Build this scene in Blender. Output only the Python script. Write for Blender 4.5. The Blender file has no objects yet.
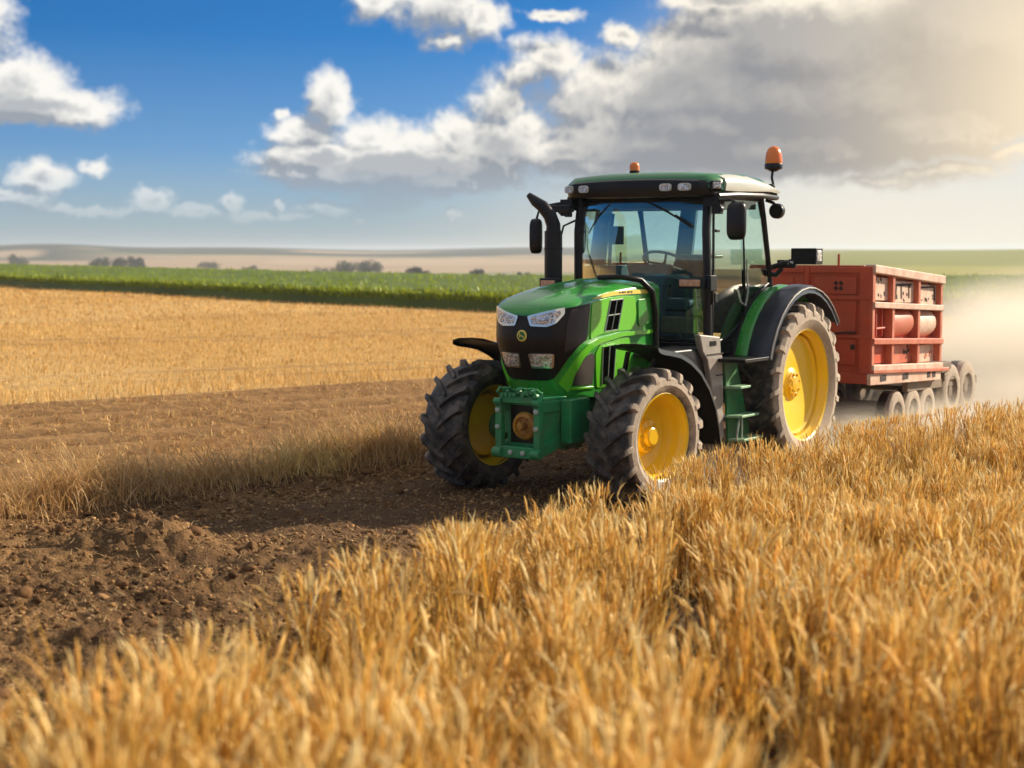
import bpy, bmesh, math, random
import numpy as np
from mathutils import Vector, Matrix
R_ = math.radians
scene = bpy.context.scene
COL = scene.collection
random.seed(7)
RNG = np.random.default_rng(11)

# ------------------------------------------------------------------ camera
FPX = 1590.0
cam_d = bpy.data.cameras.new('camera')
cam = bpy.data.objects.new('camera', cam_d)
COL.objects.link(cam)
cam.location = (0, 0, 2.4)
cam.rotation_euler = (R_(90) - math.atan(134 / FPX), 0, 0)
cam_d.sensor_width = 36
cam_d.lens = 36 * FPX / 1024
cam_d.clip_start = 0.1
cam_d.clip_end = 12000
cam_d.dof.use_dof = True
cam_d.dof.focus_distance = 15.6
cam_d.dof.aperture_fstop = 1.7
scene.camera = cam

# ------------------------------------------------------------------ render and exposure
scene.view_settings.view_transform = 'Standard'
scene.view_settings.look = 'None'
scene.view_settings.exposure = 0.62
scene.view_settings.gamma = 1.0
scene.view_settings.use_curve_mapping = False
cy = scene.cycles
cy.use_denoising = True
cy.max_bounces = 8
cy.diffuse_bounces = 3
cy.glossy_bounces = 3
cy.transmission_bounces = 6
cy.transparent_max_bounces = 12
cy.volume_bounces = 5
cy.volume_step_rate = 1.0
cy.volume_max_steps = 128
cy.sample_clamp_indirect = 6

# ------------------------------------------------------------------ sun
SUN_AZ, SUN_EL = 62.0, 28.0          # azimuth measured from +Y towards +X
sd = bpy.data.lights.new('sun', 'SUN')
sd.energy = 5.0
sd.angle = R_(0.6)
sd.color = (1.0, 0.87, 0.69)
sun = bpy.data.objects.new('sun', sd)
COL.objects.link(sun)
sdir = Vector((math.sin(R_(SUN_AZ)) * math.cos(R_(SUN_EL)), math.cos(R_(SUN_AZ)) * math.cos(R_(SUN_EL)), math.sin(R_(SUN_EL))))
sun.rotation_euler = sdir.to_track_quat('Z', 'Y').to_euler()
sun.location = (30, 5, 20)

# ------------------------------------------------------------------ world: sky with clouds laid out by direction
world = bpy.data.worlds.new('World')
scene.world = world
world.use_nodes = True
try:
    world.cycles.sampling_method = 'MANUAL'
    world.cycles.sample_map_resolution = 512
except Exception:
    pass


class NT:
    """small helper for writing node trees"""
    def __init__(self, tree):
        self.t = tree
        self.n = tree.nodes
        self.l = tree.links

    def put(self, sock, v):
        if v is None:
            return
        if hasattr(v, 'is_output'):
            self.l.new(v, sock)
        else:
            if hasattr(sock.default_value, '__len__') and not hasattr(v, '__len__'):
                v = (v,) * len(sock.default_value)
            if hasattr(v, '__len__') and len(sock.default_value) == 4 and len(v) == 3:
                v = tuple(v) + (1,)
            sock.default_value = v

    def math(self, op, a, b=None, c=None, clamp=False):
        n = self.n.new('ShaderNodeMath'); n.operation = op; n.use_clamp = clamp
        for i, v in enumerate((a, b, c)):
            self.put(n.inputs[i], v)
        return n.outputs[0]

    def vmath(self, op, a, b=None, scale=None):
        n = self.n.new('ShaderNodeVectorMath'); n.operation = op
        self.put(n.inputs[0], a)
        if b is not None: self.put(n.inputs[1], b)
        if scale is not None: self.put(n.inputs['Scale'], scale)
        return n.outputs['Value'] if op in ('LENGTH', 'DOT_PRODUCT', 'DISTANCE') else n.outputs['Vector']

    def noise(self, vec, scale=5, detail=4, rough=.5, lac=2.0, color=False, dist=0.0):
        n = self.n.new('ShaderNodeTexNoise')
        self.put(n.inputs['Vector'], vec)
        n.inputs['Scale'].default_value = scale
        n.inputs['Detail'].default_value = detail
        n.inputs['Roughness'].default_value = rough
        n.inputs['Lacunarity'].default_value = lac
        n.inputs['Distortion'].default_value = dist
        return n.outputs['Color'] if color else n.outputs[0]

    def ramp(self, fac, stops, interp='LINEAR'):
        n = self.n.new('ShaderNodeValToRGB'); n.color_ramp.interpolation = interp
        e = n.color_ramp.elements
        while len(e) < len(stops): e.new(0.5)
        for i, (p, c) in enumerate(stops):
            e[i].position = p
            e[i].color = (tuple(c) + (1,)) if hasattr(c, '__len__') else (c, c, c, 1)
        self.put(n.inputs[0], fac)
        return n.outputs[0]

    def mix(self, fac, a, b, mode='MIX'):
        n = self.n.new('ShaderNodeMix'); n.data_type = 'RGBA'; n.blend_type = mode
        self.put(n.inputs[0], fac); self.put(n.inputs[6], a); self.put(n.inputs[7], b)
        return n.outputs[2]

    def maprange(self, v, a, b, c=0.0, d=1.0, smooth=False):
        n = self.n.new('ShaderNodeMapRange'); n.clamp = True
        if smooth: n.interpolation_type = 'SMOOTHSTEP'
        for i, x in enumerate((v, a, b, c, d)): self.put(n.inputs[i], x)
        return n.outputs[0]

    def sep(self, v):
        n = self.n.new('ShaderNodeSeparateXYZ'); self.put(n.inputs[0], v); return n.outputs

    def comb(self, x, y, z):
        n = self.n.new('ShaderNodeCombineXYZ')
        for i, v in enumerate((x, y, z)): self.put(n.inputs[i], v)
        return n.outputs[0]


# cloud blobs: bearing and height over the horizon, in units of 3.6 degrees (x, y, half width, half height, weight)
def blob(px, py, rx, ry, w=1.0):
    return ((px - 512) / 100.0, (250 - py) / 100.0, rx / 100.0 / w, ry / 100.0 / w, w)


BLOBS = [blob(*b) for b in [
    (-40, 66, 90, 66, 1.1), (30, 96, 66, 38), (92, 115, 54, 22), (-10, 30, 60, 40), (40, 116, 100, 20, 1.8),
    (332, 104, 26, 34), (303, 138, 44, 22), (372, 140, 52, 28), (287, 117, 12, 9), (425, 148, 66, 26),
    (500, 108, 36, 38), (458, 136, 36, 26), (525, 138, 42, 34), (400, 170, 150, 30, 2.1), (322, 160, 74, 20, 1.7), (440, 184, 90, 16, 1.6), (500, 150, 60, 30, 1.6),
    (376, 8, 34, 22), (440, 8, 62, 34), (482, 24, 32, 26), (452, 44, 30, 12),
    (550, 64, 46, 28), (524, 76, 28, 16), (552, 20, 36, 7), (619, 40, 18, 13),
    (690, 58, 66, 44, 1.2), (654, 108, 88, 40, 1.7), (800, 62, 175, 78, 2.2), (960, 50, 180, 92, 2.3), (640, 146, 120, 38, 1.8),
    (770, 148, 170, 40, 1.9), (560, 154, 52, 22, 1.4), (900, 132, 150, 38, 1.8), (1060, 40, 150, 84, 2.0), (720, 6, 80, 20, 1.2),
    (56, 184, 36, 22, 1.1), (48, 206, 30, 11), (20, 200, 40, 10), (108, 173, 18, 11), (162, 205, 26, 14, 1.1), (237, 204, 15, 12), (205, 212, 26, 8), (200, 214, 40, 5, .8), (100, 212, 60, 6, .8),
    (282, 204, 13, 10), (332, 209, 40, 11, 1.1), (390, 202, 40, 15, 1.2), (455, 214, 11, 10), (2, 178, 14, 12), (300, 216, 120, 6, .8),
    (780, 100, 270, 62, 2.4), (700, 130, 160, 40, 2.0), (600, 168, 90, 16, 1.2), (930, 172, 70, 10, .8), (990, 156, 60, 14, .7), (860, 182, 80, 9, .6), (640, 186, 110, 12, .9),
    (1250, 90, 120, 60), (-260, 120, 130, 50), (1500, 40, 160, 90, 1.5), (-500, 60, 150, 80, 1.5), (-200, -80, 220, 60, 1.5),
    (600, -120, 300, 60, 1.5), (1300, -150, 250, 80, 1.5)]]

cg = bpy.data.node_groups.new('cloud_field', 'ShaderNodeTree')
cg.interface.new_socket('P', in_out='INPUT', socket_type='NodeSocketVector')
cg.interface.new_socket('F', in_out='OUTPUT', socket_type='NodeSocketFloat')
g = NT(cg)
gi = cg.nodes.new('NodeGroupInput'); go = cg.nodes.new('NodeGroupOutput')
P = gi.outputs[0]
wob = g.vmath('SUBTRACT', g.noise(P, 1.9, 3, .55, color=True), (.5, .5, .5))
wob2 = g.vmath('SUBTRACT', g.noise(P, 7.5, 3, .6, color=True), (.5, .5, .5))
Pd = g.vmath('ADD', g.vmath('ADD', P, g.vmath('MULTIPLY', wob, (.34, .24, 0))), g.vmath('MULTIPLY', wob2, (.20, .13, 0)))
F = None
for bx, by, rx, ry, w in BLOBS:
    d = g.vmath('MULTIPLY', g.vmath('SUBTRACT', Pd, (bx, by, 0)), (1 / rx, 1 / ry, 0))
    f = g.math('SUBTRACT', w, g.vmath('LENGTH', d))
    if F is None:
        F = f
    else:
        F = g.math('SMOOTH_MAX', F, f, .22)
puff = g.noise(P, 2.3, 7, .60)
fine = g.noise(P, 9, 4, .6)
Fo = g.math('ADD', F, g.math('MULTIPLY', g.math('SUBTRACT', puff, .5), 1.45))
Fo = g.math('ADD', Fo, g.math('MULTIPLY', g.math('SUBTRACT', fine, .5), .16))
cg.links.new(Fo, go.inputs[0])

w = NT(world.node_tree)
w.n.clear()
tc = w.n.new('ShaderNodeTexCoord')
D = tc.outputs['Generated']
dx, dy, dz = w.sep(D)
az = w.math('MULTIPLY', w.math('ARCTAN2', dx, dy), 15.9)
el = w.math('MULTIPLY', w.math('ARCSINE', dz), 15.9)
Pw = w.comb(az, el, 0)


def cf(p):
    n = w.n.new('ShaderNodeGroup'); n.node_tree = cg; w.put(n.inputs[0], p); return n.outputs[0]


F0 = cf(Pw)
F1 = cf(w.vmath('ADD', Pw, (.05, .09, 0)))
F2 = cf(w.vmath('ADD', Pw, (.14, .30, 0)))

warm = w.maprange(az, -2.0, 3.8, 0, 1, True)                 # towards the sun the air glows warm
glow = w.math('POWER', w.maprange(w.vmath('DISTANCE', w.comb(az, el, 0), (5.9, 1.3, 0)), 3.6, 0.0), 1.5)
sky = w.n.new('ShaderNodeTexSky')
sky.sky_type = 'NISHITA'
sky.sun_disc = False
sky.sun_elevation = R_(SUN_EL)
sky.sun_rotation = R_(SUN_AZ)
sky.air_density = 1.0
sky.dust_density = 0.6
sky.ozone_density = 2.5
w.put(sky.inputs[0], w.vmath('NORMALIZE', w.comb(dx, dy, w.math('ADD', w.math('MULTIPLY', w.math('MAXIMUM', dz, 0), 3.2), .06))))
hs = w.n.new('ShaderNodeHueSaturation')
hs.inputs['Saturation'].default_value = 1.35
hs.inputs['Value'].default_value = 1.0
w.l.new(sky.outputs[0], hs.inputs['Color'])
SKY_STRENGTH = 0.10
bg_sky = w.n.new('ShaderNodeBackground')
w.put(bg_sky.inputs[0], w.mix(1.0, hs.outputs[0], (.42, .84, .96), 'MULTIPLY')); bg_sky.inputs[1].default_value = SKY_STRENGTH
# low haze veil along the horizon
veil_col = w.mix(warm, (.235, .285, .315), (.60, .55, .46))
veil_a = w.maprange(el, 0.0, w.math('ADD', 1.6, w.math('MULTIPLY', warm, 2.2)), .97, 0, True)
veil_a = w.math('MAXIMUM', veil_a, w.maprange(el, 0.0, 2.1, .60, 0))
bg_veil = w.n.new('ShaderNodeBackground'); w.l.new(veil_col, bg_veil.inputs[0])
# clouds: lit from the upper right, grey where thick
micro = w.math('MULTIPLY', w.math('SUBTRACT', F0, F1), .95)
macro = w.math('MULTIPLY', w.math('SUBTRACT', F0, F2), .85)
micro = w.math('MULTIPLY', micro, w.maprange(warm, 0, 1, 1, .45))
lit = w.math('ADD', w.math('ADD', micro, macro), .30, clamp=True)
thick = w.maprange(F0, .50, 1.4, 1.0, .20, True)
lit2 = w.math('MULTIPLY', lit, thick, clamp=True)
grey = w.mix(warm, (.215, .24, .275), (.195, .195, .205))
white = w.mix(warm, (.64, .625, .59), (.66, .60, .50))
ccol = w.mix(w.maprange(lit2, .0, .88, 0, 1), grey, white)
ccol = w.mix(w.math('MULTIPLY', glow, .9), ccol, (.92, .74, .48))
cfine = w.noise(Pw, 16, 5, .65)
calpha = w.maprange(w.math('ADD', F0, w.math('MULTIPLY', w.math('SUBTRACT', cfine, .5), .22)), -.16, .56, 0, 1, True)
calpha = w.math('MULTIPLY', calpha, w.maprange(el, .2, .9, .85, 1, True))
calpha = w.math('MULTIPLY', calpha, w.maprange(el, .15, .9, .1, 1, True))
bg_c = w.n.new('ShaderNodeBackground'); w.l.new(ccol, bg_c.inputs[0])
m1 = w.n.new('ShaderNodeMixShader'); w.put(m1.inputs[0], veil_a); w.l.new(bg_sky.outputs[0], m1.inputs[1]); w.l.new(bg_veil.outputs[0], m1.inputs[2])
m2 = w.n.new('ShaderNodeMixShader'); w.put(m2.inputs[0], calpha); w.l.new(m1.outputs[0], m2.inputs[1]); w.l.new(bg_c.outputs[0], m2.inputs[2])
# unseen bright cloud cover, added overhead as white fill light for the shade
upn = w.noise(w.vmath('MULTIPLY', D, (1, 1, 1.6)), 2.6, 5, .6)
upa = w.math('MULTIPLY', w.maprange(upn, .36, .58, .15, .95, True), w.maprange(el, 3.2, 5.2, 0, 1, True))
bg_u = w.n.new('ShaderNodeBackground'); w.put(bg_u.inputs[0], w.mix(w.maprange(upn, .45, .75), (.48, .465, .44), (.30, .30, .32)))
m3 = w.n.new('ShaderNodeMixShader'); w.put(m3.inputs[0], upa); w.l.new(m2.outputs[0], m3.inputs[1]); w.l.new(bg_u.outputs[0], m3.inputs[2])
wo = w.n.new('ShaderNodeOutputWorld'); w.l.new(m3.outputs[0], wo.inputs[0])

# ------------------------------------------------------------------ materials
MATS = {}


def mat(name, col, rough=.5, metal=0.0, var=0.0, vscale=6.0, col2=None, bump=0.0, bscale=40.0, coat=0.0, spec=.5, attr=None,
        transl=0.0, dust=0.0, dustcol=(.42, .31, .19)):
    m = bpy.data.materials.new(name); m.use_nodes = True
    t = NT(m.node_tree); bs = m.node_tree.nodes['Principled BSDF']
    tcn = t.n.new('ShaderNodeTexCoord'); ob = tcn.outputs['Object']
    c = None
    if var > 0 or col2 is not None:
        f = t.noise(ob, vscale, 5, .6)
        c2 = col2 if col2 is not None else tuple(x * (1 - var) for x in col)
        c = t.mix(t.maprange(f, .35, .65), col, c2)
    if attr:
        a = t.n.new('ShaderNodeAttribute'); a.attribute_name = attr
        c = t.mix(1.0, a.outputs['Color'], c if c is not None else (1, 1, 1), 'MULTIPLY') if c is not None else a.outputs['Color']
    if dust > 0:   # settled field dust in patches
        f2 = t.maprange(t.noise(ob, 3.1, 7, .68), .42, .75, 0, dust)
        c = t.mix(f2, c if c is not None else col, dustcol)
        t.put(bs.inputs['Roughness'], t.math('ADD', rough, t.math('MULTIPLY', f2, .5), clamp=True))
    else:
        bs.inputs['Roughness'].default_value = rough
    t.put(bs.inputs['Base Color'], c if c is not None else col)
    bs.inputs['Metallic'].default_value = metal
    bs.inputs['Coat Weight'].default_value = coat
    bs.inputs['Coat Roughness'].default_value = .08
    bs.inputs['Specular IOR Level'].default_value = spec
    if bump > 0:
        b = t.n.new('ShaderNodeBump'); b.inputs['Strength'].default_value = 1.0; b.inputs['Distance'].default_value = bump
        t.put(b.inputs['Height'], t.noise(ob, bscale, 6, .6)); t.l.new(b.outputs[0], bs.inputs['Normal'])
    if transl > 0:
        tr = t.n.new('ShaderNodeBsdfTranslucent'); t.put(tr.inputs[0], c if c is not None else col)
        mx = t.n.new('ShaderNodeMixShader'); mx.inputs[0].default_value = transl
        t.l.new(bs.outputs[0], mx.inputs[1]); t.l.new(tr.outputs[0], mx.inputs[2])
        t.l.new(mx.outputs[0], t.n['Material Output'].inputs['Surface'])
    MATS[name] = m
    return m


mat('green_paint', (.028, .30, .030), .27, coat=.6, dust=.10)
mat('bright_green', (.13, .55, .02), .25, coat=.7, dust=.10)
mat('dark_green', (.018, .20, .055), .42, var=.35, dust=.22)
mat('casting_green', (.02, .28, .09), .42, var=.3, dust=.16)
mat('yellow_paint', (.92, .60, .008), .36, coat=.35, dust=.10, dustcol=(.5, .36, .18))
mat('yellow_rust', (.55, .27, .02), .5, col2=(.25, .10, .02), vscale=9)
mat('black_plastic', (.007, .007, .009), .38, var=.2, dust=.04, spec=.35)
mat('mask_black', (.005, .004, .004), .34, dust=.03, spec=.35)
mat('mesh_brown', (.045, .034, .028), .55, var=.3, vscale=300, dust=.10)
mat('navy_plastic', (.012, .017, .030), .38, coat=.2, dust=.10)
mat('grey_panel', (.36, .32, .27), .45, col2=(.26, .22, .18), vscale=5)
mat('pale_metal', (.50, .56, .46), .35, var=.3, vscale=8)
mat('step_green', (.30, .52, .30), .40, var=.3, vscale=9, dust=.3)
mat('slot_black', (.002, .002, .002), .9, spec=0.0)
mat('chrome', (.75, .74, .72), .16, metal=1.0)
mat('hub_yellow', (.78, .46, .01), .3, coat=.4)
mat('orange_lens', (.90, .20, .01), .25, coat=.5)
mat('amber_lens', (.62, .26, .12), .25, coat=.5, col2=(.7, .42, .30), vscale=30)
mat('roof_cream', (.62, .60, .50), .35, coat=.3, var=.1)
mat('roof_green', (.015, .20, .05), .3, coat=.5, dust=.12)
mat('stripe_yellow', (.80, .66, .12), .35)
mat('seat_fabric', (.12, .16, .18), .8, var=.3)
mat('interior', (.13, .18, .20), .6, var=.2)
mat('interior_tan', (.34, .28, .17), .6, var=.4, vscale=14)
mat('white_mark', (.75, .75, .72), .5)
mat('trailer_red', (.58, .082, .026), .5, col2=(.44, .055, .02), vscale=3, bump=.003, bscale=30, dust=.25, dustcol=(.34, .16, .09))
mat('trailer_pale', (.74, .56, .42), .55, col2=(.62, .36, .24), vscale=7, bump=.002, bscale=40)
mat('trailer_pink', (.64, .21, .11), .5, col2=(.52, .11, .05), vscale=4)
mat('rust_dark', (.05, .025, .018), .8, var=.4)
mat('dusty_steel', (.23, .17, .12), .7, var=.3, dust=.5)
mat('mirror_glass', (.6, .62, .64), .03, metal=1.0)


def rubber(name, zone):
    """zone: local axle coordinate beyond which the outward sidewall carries dried dust"""
    m = bpy.data.materials.new(name); m.use_nodes = True
    t = NT(m.node_tree); bs = m.node_tree.nodes['Principled BSDF']
    ob = t.n.new('ShaderNodeTexCoord').outputs['Object']
    x, y, z = t.sep(ob)
    n1 = t.noise(ob, 7, 7, .65)
    yy = t.math('ADD', y, t.math('MULTIPLY', t.math('SUBTRACT', n1, .5), .10))
    f = t.maprange(yy, zone - .015, zone + .03, 0, .93, True)
    thin = t.maprange(n1, .42, .72, .02, .42)
    f = t.math('MAXIMUM', f, thin)
    dustc = t.mix(t.noise(ob, 22, 5, .6), (.30, .22, .15), (.66, .55, .42))
    t.put(bs.inputs['Base Color'], t.mix(f, (.016, .016, .018), dustc))
    t.put(bs.inputs['Roughness'], t.maprange(f, 0, 1, .5, .95))
    b = t.n.new('ShaderNodeBump'); b.inputs['Distance'].default_value = .004
    t.put(b.inputs['Height'], t.noise(ob, 60, 5, .6)); t.l.new(b.outputs[0], bs.inputs['Normal'])
    MATS[name] = m


rubber('tyre_front', .225)
rubber('tyre_rear', .24)
rubber('tyre_trailer', .02)

m = bpy.data.materials.new('lamp_glass'); m.use_nodes = True; MATS['lamp_glass'] = m
t = NT(m.node_tree); bs = m.node_tree.nodes['Principled BSDF']
ob = t.n.new('ShaderNodeTexCoord').outputs['Object']
vor = t.n.new('ShaderNodeTexVoronoi'); vor.inputs['Scale'].default_value = 26; t.l.new(ob, vor.inputs[0])
t.put(bs.inputs['Base Color'], t.ramp(vor.outputs['Distance'], [(0, (.98, .97, .95)), (.22, (.75, .68, .60)), (.42, (.22, .17, .14)), (.6, (.95, .93, .9)), (1, (.3, .26, .24))]))  # sparkle of reflector bowls painted in as pale and dark cells
bs.inputs['Metallic'].default_value = .45; bs.inputs['Roughness'].default_value = .2; bs.inputs['Coat Weight'].default_value = 1
bb = t.n.new('ShaderNodeBump'); bb.inputs['Distance'].default_value = .006; t.l.new(vor.outputs['Distance'], bb.inputs['Height']); t.l.new(bb.outputs[0], bs.inputs['Normal'])

m = bpy.data.materials.new('cab_glass'); m.use_nodes = True; MATS['cab_glass'] = m
t = NT(m.node_tree); t.n.remove(t.n['Principled BSDF'])
tr = t.n.new('ShaderNodeBsdfTransparent'); tr.inputs[0].default_value = (.83, .94, .945, 1)
gl = t.n.new('ShaderNodeBsdfGlossy'); gl.inputs['Roughness'].default_value = .015; gl.inputs[0].default_value = (1, .97, .88, 1)
fr = t.n.new('ShaderNodeFresnel'); fr.inputs[0].default_value = 1.5
mx = t.n.new('ShaderNodeMixShader'); t.put(mx.inputs[0], t.math('ADD', t.math('MULTIPLY', fr.outputs[0], 1.1), .05)); t.l.new(tr.outputs[0], mx.inputs[1]); t.l.new(gl.outputs[0], mx.inputs[2])
t.l.new(mx.outputs[0], t.n['Material Output'].inputs['Surface'])
m = m.copy(); m.name = 'side_glass'; MATS['side_glass'] = m
m.node_tree.nodes['Transparent BSDF'].inputs[0].default_value = (.86, .95, .92, 1)


# ------------------------------------------------------------------ object helpers
def tag(o, label=None, cat=None, group=None, kind=None):
    if label: o['label'] = label
    if cat: o['category'] = cat
    if group: o['group'] = group
    if kind: o['kind'] = kind
    return o


def empty(name, loc=(0, 0, 0), rz=0.0, parent=None):
    o = bpy.data.objects.new(name, None); COL.objects.link(o)
    o.location = loc; o.rotation_euler = (0, 0, rz); o.parent = parent; o.empty_display_size = .3
    return o


class MB:
    def __init__(s):
        s.v = []; s.f = []; s.m = []

    def add(s, vs, fs, mi=0):
        b = len(s.v); s.v += [tuple(v) for v in vs]; s.f += [tuple(i + b for i in f) for f in fs]; s.m += [mi] * len(fs); return s

    def box(s, c, d, rot=None, mi=0, taper=1.0):
        hx, hy, hz = d[0] / 2, d[1] / 2, d[2] / 2
        vs = []
        for z in (-1, 1):
            k = taper if z > 0 else 1
            for x, y in ((-1, -1), (1, -1), (1, 1), (-1, 1)):
                p = Vector((x * hx * k, y * hy * k, z * hz))
                if rot is not None: p = rot @ p
                vs.append((p.x + c[0], p.y + c[1], p.z + c[2]))
        return s.add(vs, [(3, 2, 1, 0), (4, 5, 6, 7), (0, 1, 5, 4), (1, 2, 6, 5), (2, 3, 7, 6), (3, 0, 4, 7)], mi)

    def bar(s, a, b, w, h, mi=0, upv=(0, 0, 1)):
        a, b = Vector(a), Vector(b); d = (b - a); L = d.length; d.normalize()
        u = Vector(upv); sd_ = d.cross(u)
        if sd_.length < 1e-4: sd_ = d.cross(Vector((0, 1, 0)))
        sd_.normalize(); u = sd_.cross(d)
        M = Matrix((d, sd_, u)).transposed()
        return s.box((a + b) / 2, (L, w, h), M, mi)

    def tube(s, pts, r, n=10, mi=0, caps=True, flat=1.0):
        pts = [Vector(p) for p in pts]
        rs = r if hasattr(r, '__len__') else [r] * len(pts)
        vs = []; prev = None
        for i, p in enumerate(pts):
            d = (pts[min(i + 1, len(pts) - 1)] - pts[max(i - 1, 0)]).normalized()
            if prev is None:
                a = d.cross(Vector((0, 0, 1)))
                if a.length < .05: a = d.cross(Vector((0, 1, 0)))
            else:
                a = prev - d * prev.dot(d)
            a.normalize(); prev = a; b = d.cross(a)
            for k in range(n):
                t_ = 2 * math.pi * k / n
                vs.append(p + a * (math.cos(t_) * rs[i]) + b * (math.sin(t_) * rs[i] * flat))
        fs = [(i * n + k, i * n + (k + 1) % n, (i + 1) * n + (k + 1) % n, (i + 1) * n + k) for i in range(len(pts) - 1) for k in range(n)]
        if caps:
            fs.append(tuple(range(n - 1, -1, -1))); fs.append(tuple((len(pts) - 1) * n + k for k in range(n)))
        return s.add(vs, fs, mi)

    def lathe(s, prof, n=48, c=(0, 0, 0), axis='y', mi=0, closed=False):
        vs = []; N = len(prof)
        for k in range(n):
            a = 2 * math.pi * k / n
            for r, h in prof:
                if axis == 'y': vs.append((c[0] + r * math.cos(a), c[1] + h, c[2] + r * math.sin(a)))
                elif axis == 'x': vs.append((c[0] + h, c[1] + r * math.cos(a), c[2] + r * math.sin(a)))
                else: vs.append((c[0] + r * math.cos(a), c[1] + r * math.sin(a), c[2] + h))
        fs = []
        for k in range(n):
            k2 = (k + 1) % n
            for i in range(N - 1 + (1 if closed else 0)):
                j = (i + 1) % N
                fs.append((k * N + i, k * N + j, k2 * N + j, k2 * N + i))
        return s.add(vs, fs, mi)

    def prism(s, poly, vec, mi=0):
        n = len(poly); v = Vector(vec)
        vs = [Vector(p) for p in poly] + [Vector(p) + v for p in poly]
        fs = [tuple(range(n - 1, -1, -1)), tuple(range(n, 2 * n))] + [(i, (i + 1) % n, n + (i + 1) % n, n + i) for i in range(n)]
        return s.add(vs, fs, mi)

    def sweep(s, rings, mi=0, closed=True, caps=True):
        """rings: list of lists of points"""
        n = len(rings[0]); vs = [p for r in rings for p in r]
        fs = [(i * n + k, i * n + (k + 1) % n, (i + 1) * n + (k + 1) % n, (i + 1) * n + k)
              for i in range(len(rings) - 1) for k in range(n if closed else n - 1)]
        if caps and closed:
            fs.append(tuple(range(n - 1, -1, -1))); fs.append(tuple((len(rings) - 1) * n + k for k in range(n)))
        return s.add(vs, fs, mi)

    def build(s, name, mats, parent=None, bevel=0.0, smooth=35, seg=2, subsurf=0, loc=None):
        me = bpy.data.meshes.new(name)
        vs = s.v
        if loc: vs = [(v[0] - loc[0], v[1] - loc[1], v[2] - loc[2]) for v in s.v]
        me.from_pydata(vs, [], s.f)
        bm = bmesh.new(); bm.from_mesh(me)
        bmesh.ops.recalc_face_normals(bm, faces=bm.faces); bm.to_mesh(me); bm.free()
        if isinstance(mats, str): mats = [mats]
        for x in mats: me.materials.append(MATS[x])
        if len(mats) > 1: me.polygons.foreach_set('material_index', s.m)
        me.polygons.foreach_set('use_smooth', [True] * len(me.polygons))
        me.set_sharp_from_angle(angle=R_(smooth))
        o = bpy.data.objects.new(name, me); COL.objects.link(o); o.parent = parent
        if loc: o.location = loc
        if bevel > 0:
            b = o.modifiers.new('bevel', 'BEVEL'); b.width = bevel; b.segments = seg; b.limit_method = 'ANGLE'; b.angle_limit = R_(32)
            b.harden_normals = True
        if subsurf:
            b = o.modifiers.new('sub', 'SUBSURF'); b.levels = subsurf; b.render_levels = subsurf
        return o


def copy_tree(o, parent=None):
    c = o.copy(); COL.objects.link(c); c.parent = parent
    for ch in list(o.children): copy_tree(ch, c)
    return c


# ------------------------------------------------------------------ noise in numpy
def _h(ix, iy, seed):
    n = (ix.astype(np.int64) * 374761393 + iy.astype(np.int64) * 668265263 + seed * 974634777) & 0x7fffffff
    n = ((n ^ (n >> 13)) * 1274126177) & 0x7fffffff
    n = ((n ^ (n >> 16)) * 69069 + 12345) & 0x7fffffff
    return (n & 0xffff) / 65535.0


def vnoise(x, y, seed=0):
    ix = np.floor(x); iy = np.floor(y); fx = x - ix; fy = y - iy
    fx = fx * fx * (3 - 2 * fx); fy = fy * fy * (3 - 2 * fy)
    a = _h(ix, iy, seed); b = _h(ix + 1, iy, seed); c = _h(ix, iy + 1, seed); d = _h(ix + 1, iy + 1, seed)
    return (a * (1 - fx) + b * fx) * (1 - fy) + (c * (1 - fx) + d * fx) * fy


def fbm(x, y, octv=4, seed=0, gain=.5):
    s = 0; a = 1; t_ = 0
    for i in range(octv):
        s = s + a * vnoise(x * 2 ** i + i * 17.3, y * 2 ** i - i * 9.1, seed + i); t_ += a; a *= gain
    return s / t_


def billow(x, y, octv=4, seed=0, gain=.5):
    s = 0; a = 1; t_ = 0
    for i in range(octv):
        s = s + a * np.abs(2 * vnoise(x * 2 ** i + i * 7.3, y * 2 ** i + i * 5.1, seed + i) - 1); t_ += a; a *= gain
    return s / t_


def sstep(a, b, x):
    t_ = np.clip((x - a) / (b - a), 0, 1); return t_ * t_ * (3 - 2 * t_)


# ------------------------------------------------------------------ field layout (metres; camera foot at the origin, looking along +Y)
TA = R_(34)
TO = Vector((.479, 15.68, 0))
TF = Vector((-math.sin(TA), -math.cos(TA), 0)); TL = Vector((math.cos(TA), -math.sin(TA), 0))
TRZ = math.atan2(TF.y, TF.x)
EDGE = np.array([(-4.5, -2.5), (-2.25, 3.6), (-1.92, 5.05), (-.92, 8.5), (.32, 12.0), (1.16, 13.5), (1.72, 14.65), (2.9, 16.2), (3.6, 16.95), (4.86, 18.5), (6.5, 20.1), (9.5, 22.2), (16, 26)])
RIDGE = np.array([(-9.4, 9.2), (-4.6, 13.9), (-2.9, 15.7), (-1.15, 17.9), (1.6, 21.0), (5.5, 25.5)])
STUB = np.array([(-40, 2), (-7.9, 24.4), (-1.5, 29.4), (9.0, 36.5), (40, 50)])          # beyond: golden stubble
CROPE = np.array([(-90, 178), (-60, 142), (-35, 109), (-12.5, 76), (-.5, 60.6), (8, 56), (20, 58), (40, 66), (80, 90)])


def edge_x(y): return np.interp(y, EDGE[:, 1], EDGE[:, 0])
def stub_y(x): return np.interp(x, STUB[:, 0], STUB[:, 1])
def crop_y(x): return np.interp(x, CROPE[:, 0], CROPE[:, 1])
def ridge_y(x): return np.interp(x, RIDGE[:, 0], RIDGE[:, 1])


def tloc(x, y):
    rx, ry = x - TO.x, y - TO.y
    return rx * TF.x + ry * TF.y, rx * TL.x + ry * TL.y


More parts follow.
